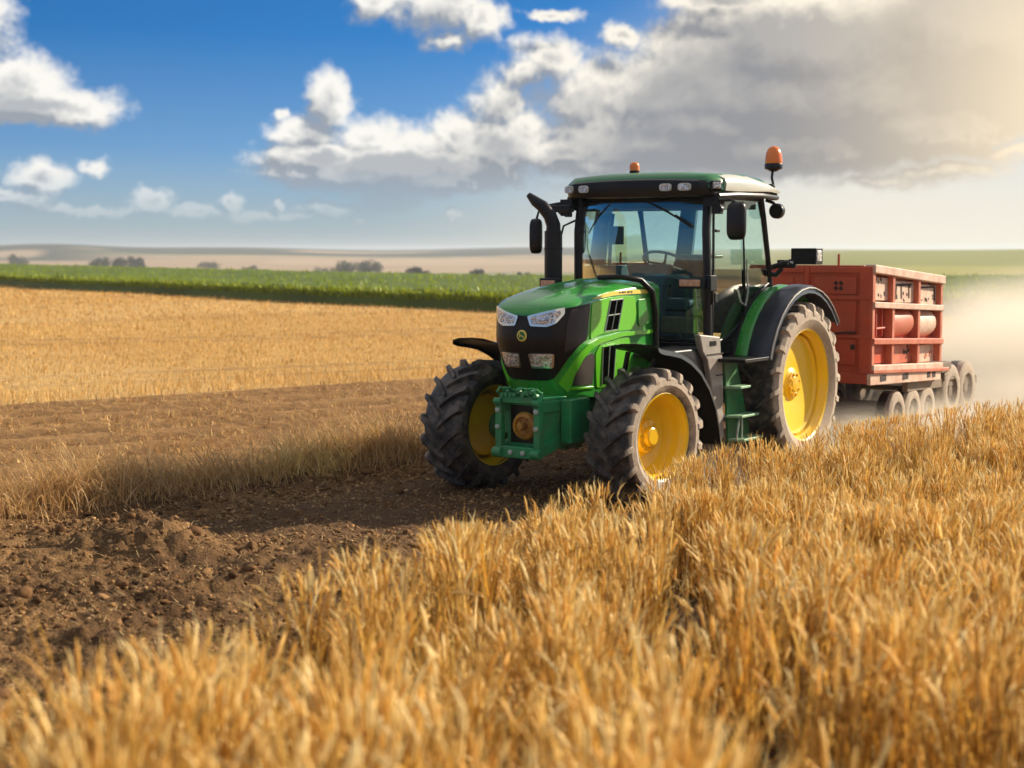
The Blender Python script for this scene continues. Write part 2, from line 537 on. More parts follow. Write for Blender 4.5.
def far_h(x, y):
    """the land beyond the green crop: a shallow valley on the left, ridges at the horizon"""
    d = np.hypot(x, y); azi = np.degrees(np.arctan2(x, np.maximum(y, 1)))
    left = sstep(14, 2, azi)
    beyond = sstep(20, 260, y - crop_y(x) - 25)
    h = -10.5 * left * beyond
    h = h + left * sstep(900, 2400, d) * (14.0 + 2.2 * np.sin(azi * .55 + 1.0) + 1.2 * fbm(x / 260, y / 260, 3, 5))
    h = h + left * sstep(1500, 1750, d) * np.exp(-((azi + 16.2) / 2.6) ** 2) * 9.0
    right = 1 - left
    h = h + right * (-1.2 * beyond + sstep(200, 900, d) * (4.2 + .9 * np.sin(azi * .33) + .5 * fbm(x / 120, y / 120, 2, 9)))
    h = h - sstep(2900, 4200, d) * 14
    return h


MOUNDS = [(-3.05, 12.7, .50, .30), (-2.75, 12.3, .30, .10), (-3.7, 11.4, .5, .10), (-1.75, 14.3, .55, .10), (-2.3, 11.1, .5, .07), (-2.6, 9.6, .5, .09), (-1.2, 12.6, .5, .08)]


def ground_h(x, y):
    lx, ly = tloc(x, y)
    ex = edge_x(y)
    h = .03 * (fbm(x / 2.2, y / 2.2, 3, 1) - .5)
    bare = sstep(.35, -.35, x - ex) * sstep(.3, -.8, y - (ridge_y(x)))          # soil between wheat and straw ridge
    track = sstep(-3.2, -2.2, -np.abs(ly)) * sstep(-6.0, -5.0, lx)               # where the tractor drives
    track = sstep(2.4, 1.3, np.abs(ly)) * sstep(4.3, 2.6, lx)
    rough = bare * (1 - .80 * track)
    cl = billow(x / .34, y / .34, 5, 21, .62)
    h = h + rough * (.11 * (cl - .3) + .05 * (billow(x / .16 + 3, y / .16, 3, 26, .65) - .3) + .055 * (.5 - billow(x / .11, y / .11 + 7, 3, 27, .65))) + bare * (.025 + .03 * rough) * (billow(x / .13, y / .13, 3, 40) - .3)
    for mx_, my_, mr, mh in MOUNDS:
        h = h + mh * np.exp(-((x - mx_) ** 2 + (y - my_) ** 2) / mr ** 2) * (.55 + .9 * cl)
    for yy, wd in ((.98, .30), (-.98, .30)):                                       # wheel ruts in front of and behind the tractor
        h = h - .035 * np.exp(-((ly - yy) / wd) ** 2) * bare
    ry = ridge_y(x)
    h = h + .10 * np.exp(-((y - ry) / .5) ** 2) * sstep(-14, -6, x)
    mid = sstep(-.2, .8, y - ry) * sstep(.4, -.4, y - stub_y(x))
    h = h + mid * .045 * (billow(x / .30, y / .30, 4, 33) - .3)
    # faint cultivation ridges run across the brown strip
    rr = (y - .73 * x)
    h = h + mid * .045 * np.sin(rr * 2 * np.pi / 1.5 + 1.2 * fbm(x / 3, y / 3, 2, 77))
    st = sstep(-.2, .5, y - stub_y(x)) * sstep(2, -2, y - crop_y(x))
    h = h + st * (.03 * (fbm(x / .5, y / .5, 3, 50) - .5) + .25 * (fbm(x / 14, y / 14, 2, 51) - .5)) * sstep(0, 6, y - stub_y(x))
    return h + far_h(x, y)


def mesh_np(name, co, quads, mats, parent=None, attr=None, smooth=True, tris=None):
    me = bpy.data.meshes.new(name)
    nf = len(quads); nt = 0 if tris is None else len(tris)
    me.vertices.add(len(co)); me.vertices.foreach_set('co', np.asarray(co, np.float32).ravel())
    idx = np.asarray(quads, np.int32).ravel()
    starts = np.arange(nf, dtype=np.int32) * 4
    if nt:
        idx = np.concatenate([idx, np.asarray(tris, np.int32).ravel()])
        starts = np.concatenate([starts, nf * 4 + np.arange(nt, dtype=np.int32) * 3])
    me.loops.add(len(idx)); me.loops.foreach_set('vertex_index', idx)
    me.polygons.add(nf + nt); me.polygons.foreach_set('loop_start', starts)
    me.update(calc_edges=True)
    if smooth: me.polygons.foreach_set('use_smooth', np.ones(nf + nt, bool))
    if attr is not None:
        a = me.attributes.new('tint', 'FLOAT_COLOR', 'POINT')
        c4 = np.ones((len(co), 4), np.float32); c4[:, :3] = attr
        a.data.foreach_set('color', c4.ravel())
    for x in ([mats] if isinstance(mats, str) else mats): me.materials.append(MATS[x])
    me.validate()
    o = bpy.data.objects.new(name, me); COL.objects.link(o); o.parent = parent
    return o


# ------------------------------------------------------------------ ground sheet
azf = np.arange(-40, 25.01, .12); azc1 = np.arange(-176, -41, 4.0); azc2 = np.arange(29, 180, 4.0)
azs = np.radians(np.concatenate([azc1, azf, azc2]))
rs = np.concatenate([np.linspace(.25, 4, 10)[:-1], 4 * 1.0036 ** np.arange(0, 580), 4 * 1.0036 ** 580 * 1.016 ** np.arange(0, 300)])
rs = rs[rs < 4600]
AZ, RR = np.meshgrid(azs, rs)
GX = RR * np.sin(AZ); GY = RR * np.cos(AZ)
GZ = ground_h(GX, GY)
GZ = np.where(GY < -2, GZ * 0 + far_h(GX, np.abs(GY)) * 0, GZ)
na, nr = len(azs), len(rs)


def ground_tint(x, y):
    d = np.hypot(x, y); azi = np.degrees(np.arctan2(x, np.maximum(y, 1)))
    C = lambda *c: np.array(c)[None, :] * np.ones((x.size, 1))
    X, Y = x.ravel(), y.ravel(); dd = d.ravel(); aa = azi.ravel()
    def lerp(a, b, f): return a * (1 - f[:, None]) + b * f[:, None]
    n1 = fbm(X / .8, Y / .8, 4, 60); n2 = fbm(X / 5, Y / 5, 3, 61); n3 = fbm(X / .12, Y / .12, 3, 62)
    soil = lerp(C(.105, .056, .026), C(.33, .19, .080), np.clip(n1 * 1.6 - .3, 0, 1))
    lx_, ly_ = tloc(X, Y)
    soil = lerp(soil, C(.125, .068, .034), sstep(2.3, 1.5, np.abs(ly_)) * .75 * sstep(4.8, 3.0, lx_))      # soil turns a darker brown along the track
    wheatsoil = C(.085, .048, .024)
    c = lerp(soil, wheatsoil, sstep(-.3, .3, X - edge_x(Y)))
    ry = ridge_y(X)
    mid = sstep(0, .7, Y - ry)
    midc = lerp(C(.27, .145, .058), C(.52, .31, .125), np.clip(n3 * .9 + n2 * .9 - .5, 0, 1))
    frw = .5 + .5 * np.sin((Y - .73 * X) * 2 * np.pi / 1.5 + 1.2 * fbm(X / 3, Y / 3, 2, 77))
    midc = lerp(midc, C(.15, .078, .034), (1 - frw) * .75 * np.clip(n2 * 2 - .2, 0, 1))
    c = lerp(c, midc, mid * sstep(-14, 0, Y))
    st = sstep(-.25, .25, Y - stub_y(X) + .5 * (n1 - .5))
    stc = lerp(C(.58, .34, .11), C(.68, .43, .15), np.clip(n2 * 1.4 - .2, 0, 1))
    rows = .5 + .5 * np.sin((Y - .73 * X) * 2 * np.pi / 2.6)
    stc = lerp(stc, C(.40, .235, .08), rows * .22)
    tram = np.abs(((Y - .73 * X) / 15.0 + .2) % 1 - .5) * 15.0
    stc = lerp(stc, C(.30, .17, .07), (sstep(.45, .15, np.abs(tram - 1.0)) * .7))
    stc = lerp(stc, C(.70, .47, .20), sstep(.45, .75, fbm(X / 9 + 4, Y / 9, 3, 64)) * .7)
    c = lerp(c, stc, st)
    green = sstep(-.4, .4, Y - crop_y(X))
    c = lerp(c, C(.06, .085, .02), green)
    # beyond: strips of stubble and pasture
    be = sstep(20, 27, Y - crop_y(X))
    strips = fbm(dd / 210 + aa * .02, aa / 7 + 3, 2, 70)
    tan = lerp(C(.40, .29, .19), C(.50, .37, .24), np.clip(strips * 2 - .5, 0, 1))
    tan = lerp(tan, C(.17, .21, .08), sstep(.50, .54, strips) * sstep(.66, .62, strips) * .75)
    tan = lerp(tan, C(.24, .30, .10), sstep(-2, 0, aa) * sstep(420, 300, dd) * .9)
    tan = lerp(tan, C(.40, .38, .14), sstep(7, 10, aa))
    tan = lerp(tan, C(.26, .28, .10), sstep(8, 10, aa) * sstep(330, 380, dd + 60 * strips) * .75)
    tan = lerp(tan, C(.028, .045, .035), np.maximum(sstep(1650, 1800, dd + 700 * (strips - .5)), sstep(1350, 1500, dd) * np.exp(-((aa + 16.4) / 2.8) ** 2)) * sstep(6, 2, aa))
    tan = lerp(tan, C(.48, .36, .24), sstep(.52, .60, fbm(dd / 330, aa / 5, 2, 88)) * sstep(1100, 1250, dd) * sstep(2100, 1900, dd) * sstep(6, 2, aa) * .8)
    c = lerp(c, tan, be)
    return c


m = mat('field_soil', (1, 1, 1), .92, attr='tint', spec=.15)
t = NT(m.node_tree); bs = m.node_tree.nodes['Principled BSDF']
geo = t.n.new('ShaderNodeNewGeometry'); pos = geo.outputs['Position']
at = t.n.new('ShaderNodeAttribute'); at.attribute_name = 'tint'
f1 = t.noise(pos, 9, 6, .7); f2 = t.noise(pos, 55, 4, .6)
fac = t.math('ADD', t.math('MULTIPLY', f1, .6), t.math('MULTIPLY', f2, .4))
cc = t.mix(1.0, at.outputs['Color'], t.ramp(fac, [(.30, (.34, .32, .30)), (.5, (.85, .84, .82)), (.72, (1.45, 1.42, 1.3))]), 'MULTIPLY')
t.put(bs.inputs['Base Color'], cc)
b = t.n.new('ShaderNodeBump'); b.inputs['Distance'].default_value = .06
t.put(b.inputs['Height'], fac); t.l.new(b.outputs[0], bs.inputs['Normal'])

ii, jj = np.meshgrid(np.arange(nr - 1), np.arange(na), indexing='ij')
j2 = (jj + 1) % na
quads = np.stack([ii * na + jj, (ii + 1) * na + jj, (ii + 1) * na + j2, ii * na + j2], -1).reshape(-1, 4)
co = np.stack([GX, GY, GZ], -1).reshape(-1, 3)
cap = np.array([[0, 0, float(GZ[0].mean())]])
tr_ = np.stack([np.full(na, len(co)), np.arange(na), (np.arange(na) + 1) % na], -1)
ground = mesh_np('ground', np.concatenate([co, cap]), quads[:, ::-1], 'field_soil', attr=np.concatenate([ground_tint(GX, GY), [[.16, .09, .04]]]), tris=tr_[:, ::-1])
tag(ground, 'rolling farmland of bare brown soil, golden stubble and far pale fields', 'ground', kind='structure')


# ------------------------------------------------------------------ straw and leaves
def strips(base, heading, length, width, lean, curve, seg=4, roll=None, tip=.25):
    """flat tapering blades; base (n,3), heading = horizontal direction the blade leans to; returns co, quads, per-vertex blade id, t"""
    n = len(base); S_ = seg + 1
    t_ = np.linspace(0, 1, S_)[None, :]
    ang = lean[:, None] + curve[:, None] * t_                 # angle from vertical
    ds = (length / seg)[:, None]
    hx = np.concatenate([np.zeros((n, 1)), np.cumsum(np.sin(ang[:, :-1]) * ds, 1)], 1)
    hz = np.concatenate([np.zeros((n, 1)), np.cumsum(np.cos(ang[:, :-1]) * ds, 1)], 1)
    cx, sx = np.cos(heading)[:, None], np.sin(heading)[:, None]
    px = base[:, 0:1] + hx * cx; py = base[:, 1:2] + hx * sx; pz = base[:, 2:3] + hz
    if roll is None: roll = RNG.uniform(0, np.pi, n)
    ra = roll[:, None] + .8 * t_
    wx = np.cos(ra); wy = np.sin(ra)
    ww = width[:, None] * (1 - (1 - tip) * t_ ** 1.6) * .5
    co = np.stack([np.stack([px - wx * ww, py - wy * ww, pz], -1), np.stack([px + wx * ww, py + wy * ww, pz], -1)], 2)   # n,S,2,3
    b = (np.arange(n) * S_ * 2)[:, None]; k = np.arange(seg)[None, :] * 2
    q = np.stack([b + k, b + k + 1, b + k + 3, b + k + 2], -1).reshape(-1, 4)
    ids = np.repeat(np.arange(n), S_ * 2)
    tt = np.tile(np.repeat(np.linspace(0, 1, S_), 2), n)
    return co.reshape(-1, 3), q, ids, tt


def spindles(path, rad, n=3):
    """round-ish stalks; path (N,S,3), rad (N,S)"""
    N, S_, _ = path.shape
    a = np.arange(n) * 2 * np.pi / n
    co = path[:, :, None, :] + np.stack([np.cos(a), np.sin(a), 0 * a], -1)[None, None] * rad[:, :, None, None]
    b = (np.arange(N) * S_ * n)[:, None, None]; s_ = (np.arange(S_ - 1) * n)[None, :, None]; k = np.arange(n)[None, None, :]
    k2 = (k + 1) % n
    q = np.stack([b + s_ + k, b + s_ + k2, b + s_ + n + k2, b + s_ + n + k], -1).reshape(-1, 4)
    ids = np.repeat(np.arange(N), S_ * n)
    return co.reshape(-1, 3), q, ids


class Acc:
    def __init__(s): s.c = []; s.q = []; s.t = []; s.n = 0
    def add(s, co, q, tint):
        s.c.append(co); s.q.append(q + s.n); s.t.append(tint); s.n += len(co)
    def build(s, name, m_):
        return mesh_np(name, np.concatenate(s.c), np.concatenate(s.q), m_, attr=np.concatenate(s.t), smooth=False)


mat('straw', (1, 1, 1), .55, attr='tint', transl=.38, spec=.3)
mat('dry_straw', (1, 1, 1), .7, attr='tint', transl=.22, spec=.2)


def tints(n, palette, wts=None, jitter=.12):
    p = np.array(palette); k = RNG.choice(len(p), n, p=wts)
    return p[k] * (1 + RNG.normal(0, jitter, (n, 1))).clip(.6, 1.45)


WP = [(.71, .41, .08), (.80, .53, .145), (.57, .29, .042), (.91, .74, .37), (.33, .155, .028)]
WW = [.34, .27, .2, .09, .10]


def wheat():
    A_ = Acc()
    NC = 3300
    cy_ = RNG.uniform(2.6, 24, NC); cx_ = RNG.uniform(-4, 11, NC)
    # clump centres drawn towards drill rows that run with the tractor
    rp = (cx_ * TL.x + cy_ * TL.y); rq = np.round(rp / .42) * .42
    sh = (rq - rp) * .55; cx_ = cx_ + sh * TL.x; cy_ = cy_ + sh * TL.y
    ok = (cx_ > edge_x(cy_) + .04) & (cx_ < .34 * cy_ + 1.6) & (cx_ > -.34 * cy_ - 1.2) & (cy_ < np.interp(cx_, [-3, 4.5, 6.5, 9, 12], [14, 19, 21.2, 23, 24]))
    ok &= RNG.uniform(0, 1, NC) < np.interp(cy_, [4, 9, 14], [.50, .72, 1.0]) * np.clip(.72 + 2.0 * (fbm(cx_ / .8, cy_ / .8, 2, 91) - .45), .15, 1)
    cx_, cy_ = cx_[ok], cy_[ok]; NC = len(cx_)
    chh = RNG.normal(1, .17, NC).clip(.6, 1.4) * (1 + .35 * (fbm(cx_ / .9, cy_ / .9, 2, 93) - .5))
    per = (RNG.integers(16, 40, NC) * np.interp(cy_, [4, 9, 14], [1.75, 1.35, 1.0])).astype(int)
    kk = np.repeat(np.arange(NC), per); n0 = len(kk)
    ra_ = RNG.uniform(0, 6.28, n0); rr_ = np.abs(RNG.normal(0, .062, n0))
    x = cx_[kk] + rr_ * np.cos(ra_); y = cy_[kk] + rr_ * np.sin(ra_)
    # thin loose filling between the clumps
    n1_ = 3500
    xa = RNG.uniform(-4, 11, n1_); ya = RNG.uniform(2.6, 24, n1_)
    ok = (xa > edge_x(ya)) & (xa < .34 * ya + 1.6) & (xa > -.34 * ya - 1.2) & (ya < np.interp(xa, [-3, 4.5, 6.5, 9, 12], [14, 19, 21.2, 23, 24]))
    xa, ya = xa[ok], ya[ok]; na1 = len(xa)
    x = np.concatenate([x, xa]); y = np.concatenate([y, ya])
    ra_ = np.concatenate([ra_, RNG.uniform(0, 6.28, na1)]); rr_ = np.concatenate([rr_, RNG.uniform(0, .08, na1)])
    chs = np.concatenate([chh[kk], np.full(na1, .62)])
    cl = fbm(x / .35, y / .35, 3, 90); cb = fbm(x / 1.6, y / 1.6, 2, 91)
    n = len(x); print('wheat stalks', n)
    z = ground_h(x, y) - .01
    dist = np.hypot(x, y)
    H = np.interp(dist, [4, 8.5, 12, 15, 20], [.95, .72, .54, .46, .45]) * chs * (1 - 1.6 * rr_) * (1 + .5 * (cb - .5)) * RNG.normal(1.04, .12, n).clip(.6, 1.4)
    xe = x - edge_x(y)
    H = np.minimum(H, np.interp(dist, [4, 8.5, 12, 20], [1.1, .80, .60, .56])) * np.clip(.82 + .35 * xe, .82, 1)
    hd = ra_ + RNG.normal(0, .5, n); ln = 1.5 * rr_ + np.abs(RNG.normal(0, .05, n)); cu = RNG.normal(.14, .2, n)
    bent = RNG.uniform(0, 1, n) < .05; cu = np.where(bent, RNG.uniform(1.0, 2.2, n), cu)
    seg = 4
    t_ = np.linspace(0, 1, seg + 1)[None]
    ang = ln[:, None] + cu[:, None] * t_ ** 2
    ds = (H / seg)[:, None]
    hx = np.concatenate([np.zeros((n, 1)), np.cumsum(np.sin(ang[:, :-1]) * ds, 1)], 1)
    hz = np.concatenate([np.zeros((n, 1)), np.cumsum(np.cos(ang[:, :-1]) * ds, 1)], 1)
    P_ = np.stack([x[:, None] + hx * np.cos(hd)[:, None], y[:, None] + hx * np.sin(hd)[:, None], z[:, None] + hz], -1)
    tc_ = tints(n, WP, WW)
    tc_ *= (1 + .5 * (cb - .5))[:, None]
    thick = np.interp(dist, [4, 20], [.0044, .0032])
    rad = thick[:, None] * np.ones((1, seg + 1)) * (1 - .35 * t_)
    co_, q_, id_ = spindles(P_, rad, 3)
    A_.add(co_, q_, tc_[id_] * .92)
    # ears: lumpy spindle continuing the stalk, nodding over
    top = P_[:, -1]; L = RNG.uniform(.07, .13, n) * np.interp(dist, [4, 14], [1.35, .9]); es = 5
    te = np.linspace(0, 1, es + 1)[None]
    a0 = (ln + cu)[:, None] + (RNG.uniform(0, 1, n) ** 1.6 * 1.1)[:, None] * te
    ds = (L / es)[:, None]
    hx = np.concatenate([np.zeros((n, 1)), np.cumsum(np.sin(a0[:, :-1]) * ds, 1)], 1)
    hz = np.concatenate([np.zeros((n, 1)), np.cumsum(np.cos(a0[:, :-1]) * ds, 1)], 1)
    E_ = np.stack([top[:, 0:1] + hx * np.cos(hd)[:, None], top[:, 1:2] + hx * np.sin(hd)[:, None], top[:, 2:3] + hz], -1)
    lump = np.array([.35, 1.0, .78, 1.05, .7, .12])[None] * (RNG.uniform(.0045, .0085, n) * np.interp(dist, [4, 14], [1.3, .8]))[:, None]
    co_, q_, id_ = spindles(E_, lump, 4)
    ec = tints(n, [(.86, .60, .20), (.93, .76, .38), (.76, .47, .12)])
    A_.add(co_, q_, ec[id_])
    # awns
    for k in range(3):
        sel = RNG.uniform(0, 1, n) < .75
        b_ = E_[sel, 1 + k]; m_ = sel.sum()
        co_, q_, id_, tt = strips(b_, hd[sel] + RNG.normal(0, 1.2, m_), RNG.uniform(.05, .11, m_), np.full(m_, .0022), RNG.uniform(.1, .7, m_), RNG.normal(0, .3, m_), 2, tip=.3)
        A_.add(co_, q_, (ec[sel] * 1.08)[id_])
    # leaves
    for k in range(3):
        sel = RNG.uniform(0, 1, n) < (.85 if k < 2 else .5)
        m_ = sel.sum(); fr_ = RNG.integers(0, seg, m_)
        b_ = P_[sel][np.arange(m_), fr_]
        co_, q_, id_, tt = strips(b_, RNG.uniform(0, 2 * np.pi, m_), RNG.uniform(.14, .34, m_) * (H[sel] / .6), RNG.uniform(.005, .013, m_) * np.interp(dist[sel], [4, 14], [1.6, 1.0]), RNG.uniform(.03, .34, m_), RNG.uniform(0, 1, m_) ** 2.4 * 2.4, 5, tip=.12)
        lc = tints(m_, WP, WW, .18)
        A_.add(co_, q_, lc[id_] * (1.0 + .15 * tt)[:, None])
    # litter on the ground between the rows
    m_ = 16000
    k = RNG.integers(0, n, m_)
    b_ = np.stack([x[k] + RNG.normal(0, .05, m_), y[k] + RNG.normal(0, .05, m_), z[k] + .015], -1)
    co_, q_, id_, tt = strips(b_, RNG.uniform(0, 6.28, m_), RNG.uniform(.08, .25, m_), RNG.uniform(.004, .01, m_), RNG.uniform(.9, 1.5, m_), RNG.normal(0, .3, m_), 2)
    A_.add(co_, q_, tints(m_, WP, WW)[id_] * .9)
    o = A_.build('wheat', 'straw')
    tag(o, 'dense golden dry wheat filling the near right side of the field', 'wheat', kind='stuff')


wheat()


def scatter(n, xr, yr, keep, power=None):
    n = int(n * 1.3)
    y = RNG.uniform(yr[0], yr[1], n) if power is None else yr[0] * (yr[1] / yr[0]) ** RNG.uniform(0, 1, n)
    x = RNG.uniform(-1.6, 1, n) * (.36 * y + 1.2)
    ok = keep(x, y)
    return x[ok], y[ok]


def stubble():
    # golden standing stubble beyond the brown strip
    A_ = Acc()
    x, y = scatter(150000, None, (18, 120), lambda x, y: (y > stub_y(x) + .3 * (fbm(x / .6, y / .6, 2, 3) - .5)) & (y < crop_y(x)), power=1)
    rowp = (y - .73 * x) / 1.0
    ok = RNG.uniform(0, 1, len(x)) < .45 + .55 * (np.abs((rowp * 3.2) % 1 - .5) < .28)
    tram = np.abs(((y - .73 * x) / 15.0 + .2) % 1 - .5) * 15.0
    ok &= (np.abs(tram - 1.0) > .32) | (RNG.uniform(0, 1, len(x)) < .15)
    x, y = x[ok], y[ok]; n = len(x); print('stubble', n)
    z = ground_h(x, y) - .01
    patch_ = fbm(x / 2.4, y / 2.4, 3, 95)
    L = np.interp(y, [24, 50, 110], [.085, .10, .14]) * RNG.uniform(.5, 1.4, n) * (.6 + .8 * patch_)
    L = np.where(y - stub_y(x) < 3.5, L * 1.7, L)
    W_ = np.interp(y, [24, 50, 110], [.012, .026, .07]) * RNG.uniform(.6, 1.3, n)
    co_, q_, id_, tt = strips(np.stack([x, y, z], -1), RNG.uniform(0, 6.28, n), L, W_, np.abs(RNG.normal(0, .35, n)), RNG.normal(0, .4, n), 2, tip=.4)
    tc_ = tints(n, [(.74, .46, .15), (.82, .56, .22), (.64, .37, .10), (.52, .29, .08)], [.35, .25, .25, .15])
    A_.add(co_, q_, tc_[id_])
    tag(A_.build('stubble', 'dry_straw'), 'short golden stubble covering the field behind the brown strip', 'stubble', kind='stuff')
    # short broken stubble and chaff on the brown strip
    A_ = Acc()
    x, y = scatter(90000, None, (10, 40), lambda x, y: (y > ridge_y(x) + .1) & (y < stub_y(x)) & (x > -16), power=1)
    n = len(x); print('chaff', n)
    z = ground_h(x, y) + .003
    pp = fbm(x / .5, y / .5, 3, 96) + .16 * np.sin((y - .73 * x) * 2 * np.pi / 1.5 + 1.2 * fbm(x / 3, y / 3, 2, 77))
    ok = RNG.uniform(0, 1, n) < np.clip(pp * 2.4 - .85, .04, 1); x, y, z = x[ok], y[ok], z[ok]; n = len(x)
    co_, q_, id_, tt = strips(np.stack([x, y, z], -1), RNG.uniform(0, 6.28, n), RNG.uniform(.03, .11, n), RNG.uniform(.008, .02, n), RNG.uniform(.2, 1.5, n), RNG.normal(0, .4, n), 2, tip=.5)
    A_.add(co_, q_, tints(n, [(.66, .39, .13), (.54, .30, .10), (.38, .20, .07), (.76, .52, .22)])[id_])
    # and a little of it lying over the bare soil
    x, y = scatter(60000, None, (6.5, 19), lambda x, y: (x < edge_x(y) + .1) & (y < ridge_y(x)))
    n = len(x); z = ground_h(x, y) + .004
    co_, q_, id_, tt = strips(np.stack([x, y, z], -1), RNG.uniform(0, 6.28, n), RNG.uniform(.02, .09, n), RNG.uniform(.003, .009, n), RNG.uniform(1.0, 1.6, n), RNG.normal(0, .3, n), 2, tip=.5)
    A_.add(co_, q_, tints(n, [(.50, .33, .15), (.34, .20, .09), (.24, .13, .06), (.6, .42, .2)])[id_])
    tag(A_.build('chaff', 'dry_straw'), 'broken straw and chaff lying over the brown tilled strip', 'chaff', kind='stuff')
    # windrow of long dry grass along the track
    A_ = Acc()
    n = 42000
    s_ = RNG.uniform(0, 1, n)
    x = -11 + s_ * 15.5
    off = RNG.normal(0, .30, n)
    tuft = fbm(x / .45, off / .45, 3, 97)
    y = ridge_y(x) + off
    ok = (RNG.uniform(0, 1, n) < np.clip(tuft * 2.4 - .5, .05, 1)); x, y, off, tuft = x[ok], y[ok], off[ok], tuft[ok]; n = len(x)
    z = ground_h(x, y) - .01
    L = RNG.uniform(.24, .60, n) * (.4 + 1.1 * tuft) * np.clip(1.15 - np.abs(off), .5, 1) * (.8 + .5 * fbm(x / 1.4, x * 0, 2, 98))
    hd = np.where(RNG.uniform(0, 1, n) < .6, RNG.normal(-2.2, .8, n), RNG.uniform(0, 6.28, n))
    co_, q_, id_, tt = strips(np.stack([x, y, z], -1), hd, L, RNG.uniform(.004, .011, n), np.abs(RNG.normal(.15, .3, n)), RNG.uniform(.3, 2.3, n), 5, tip=.2)
    A_.add(co_, q_, tints(n, [(.60, .40, .19), (.72, .52, .27), (.42, .26, .11), (.72, .46, .17)])[id_])
    tag(A_.build('dry_grass', 'dry_straw'), 'ragged bank of dry greyish grass along the far side of the track', 'grass', kind='stuff')


stubble()


def clods():
    COs, FAs, TIs, base = [], [], [], 0
    for sub, N_, r0, r1, pw in ((1, 150000, .005, .022, 1.5), (2, 8000, .018, .055, 3.0)):
        bm = bmesh.new(); bmesh.ops.create_icosphere(bm, subdivisions=sub, radius=1)
        bv = np.array([v.co[:] for v in bm.verts]); bf = np.array([[v.index for v in f.verts] for f in bm.faces]); bm.free()
        x, y = scatter(N_, None, (6.0, 20), lambda x, y: (x < edge_x(y) + .1) & (y < ridge_y(x) + .2))
        lx, ly = tloc(x, y)
        pr = np.where(np.abs(ly) < 1.7, .35, 1.0) * np.clip(fbm(x / .5, y / .5, 3, 99) * 2.6 - .6, .06, 1)
        ok = RNG.uniform(0, 1, len(x)) < pr; x, y = x[ok], y[ok]; n = len(x); print('clods', n)
        r = r0 + (r1 - r0) * RNG.uniform(0, 1, n) ** pw
        z = ground_h(x, y) + r * .2
        th = RNG.uniform(0, 6.28, n)
        sc = RNG.uniform(.55, 1.45, (n, 3)); sc[:, 2] *= .75
        V = bv[None] * (1 + RNG.normal(0, .22, (n, len(bv)))[:, :, None]) * sc[:, None] * r[:, None, None]
        c_, s_ = np.cos(th)[:, None], np.sin(th)[:, None]
        X = V[:, :, 0] * c_ - V[:, :, 1] * s_ + x[:, None]; Y = V[:, :, 0] * s_ + V[:, :, 1] * c_ + y[:, None]; Z = V[:, :, 2] + z[:, None]
        COs.append(np.stack([X, Y, Z], -1).reshape(-1, 3))
        FAs.append((bf[None] + (np.arange(n) * len(bv))[:, None, None]).reshape(-1, 3) + base); base += n * len(bv)
        TIs.append(np.repeat(tints(n, [(.18, .095, .04), (.28, .155, .065), (.13, .068, .03), (.42, .26, .12)], [.35, .3, .2, .15] if sub == 1 else [.45, .12, .43, 0]), len(bv), 0))
    o = mesh_np('soil_clods', np.concatenate(COs), np.zeros((0, 4), int), 'clod_soil', attr=np.concatenate(TIs), tris=np.concatenate(FAs), smooth=False)
    tag(o, 'crumbly brown soil clods strewn over the bare ground', 'soil', kind='stuff')


mat('clod_soil', (1, 1, 1), .95, attr='tint', spec=.1, bump=.004, bscale=60)
clods()


def crop():
    # leafy band of green crop: body with a ragged top plus loose leaves
    mat('crop_leaf', (1, 1, 1), .5, attr='tint', transl=.3, spec=.3)
    xs = np.arange(-70, 62, .35); ws = np.concatenate([[0, .05, .12], np.linspace(.4, 26, 60)])
    Xg, Wg = np.meshgrid(xs, ws)
    Yg = crop_y(Xg) + Wg
    Hh = .62 + .16 * fbm(Xg / .5, Yg / .5, 3, 100) + .10 * fbm(Xg / 4, Yg / 4, 2, 101) + .012 * Wg
    Zg = ground_h(Xg, Yg)
    prof = np.ones_like(Wg); prof[0] = 0; prof[1] = .45; prof[2] = .85
    Zg = Zg + Hh * prof
    Zg[-1] = ground_h(Xg[-1], Yg[-1]) - .1
    Xj = Xg + .12 * (fbm(Xg / .3, Zg / .2, 2, 102) - .5); Yj = Yg + .22 * (fbm(Xg / .35 + 9, Zg / .2, 2, 103) - .5)
    co_ = np.stack([Xj, Yj, Zg], -1).reshape(-1, 3)
    na_, nr_ = len(xs), len(ws)
    a, b_ = np.meshgrid(np.arange(nr_ - 1), np.arange(na_ - 1), indexing='ij')
    q = np.stack([a * na_ + b_, a * na_ + b_ + 1, (a + 1) * na_ + b_ + 1, (a + 1) * na_ + b_], -1).reshape(-1, 4)
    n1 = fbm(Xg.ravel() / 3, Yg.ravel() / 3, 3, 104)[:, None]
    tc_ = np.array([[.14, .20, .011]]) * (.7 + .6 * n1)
    A_ = Acc(); A_.add(co_, q, tc_)
    n = 90000
    x = RNG.uniform(-62, 55, n); w_ = 26 * RNG.uniform(0, 1, n) ** 2.2; y = crop_y(x) + w_
    base = ground_h(x, y) + .34 + .3 * RNG.uniform(0, 1, n) + .012 * w_
    co_, q_, id_, tt = strips(np.stack([x, y - .1, base], -1), RNG.uniform(0, 6.28, n), RNG.uniform(.15, .36, n), RNG.uniform(.05, .10, n), RNG.uniform(.1, .9, n), RNG.uniform(0, 1.2, n), 2, tip=.3)
    A_.add(co_, q_, tints(n, [(.33, .40, .018), (.38, .44, .022), (.28, .35, .016)])[id_])
    tag(A_.build('green_crop', 'crop_leaf'), 'long band of bright green crop crossing the field behind the stubble', 'crop', kind='stuff')


crop()


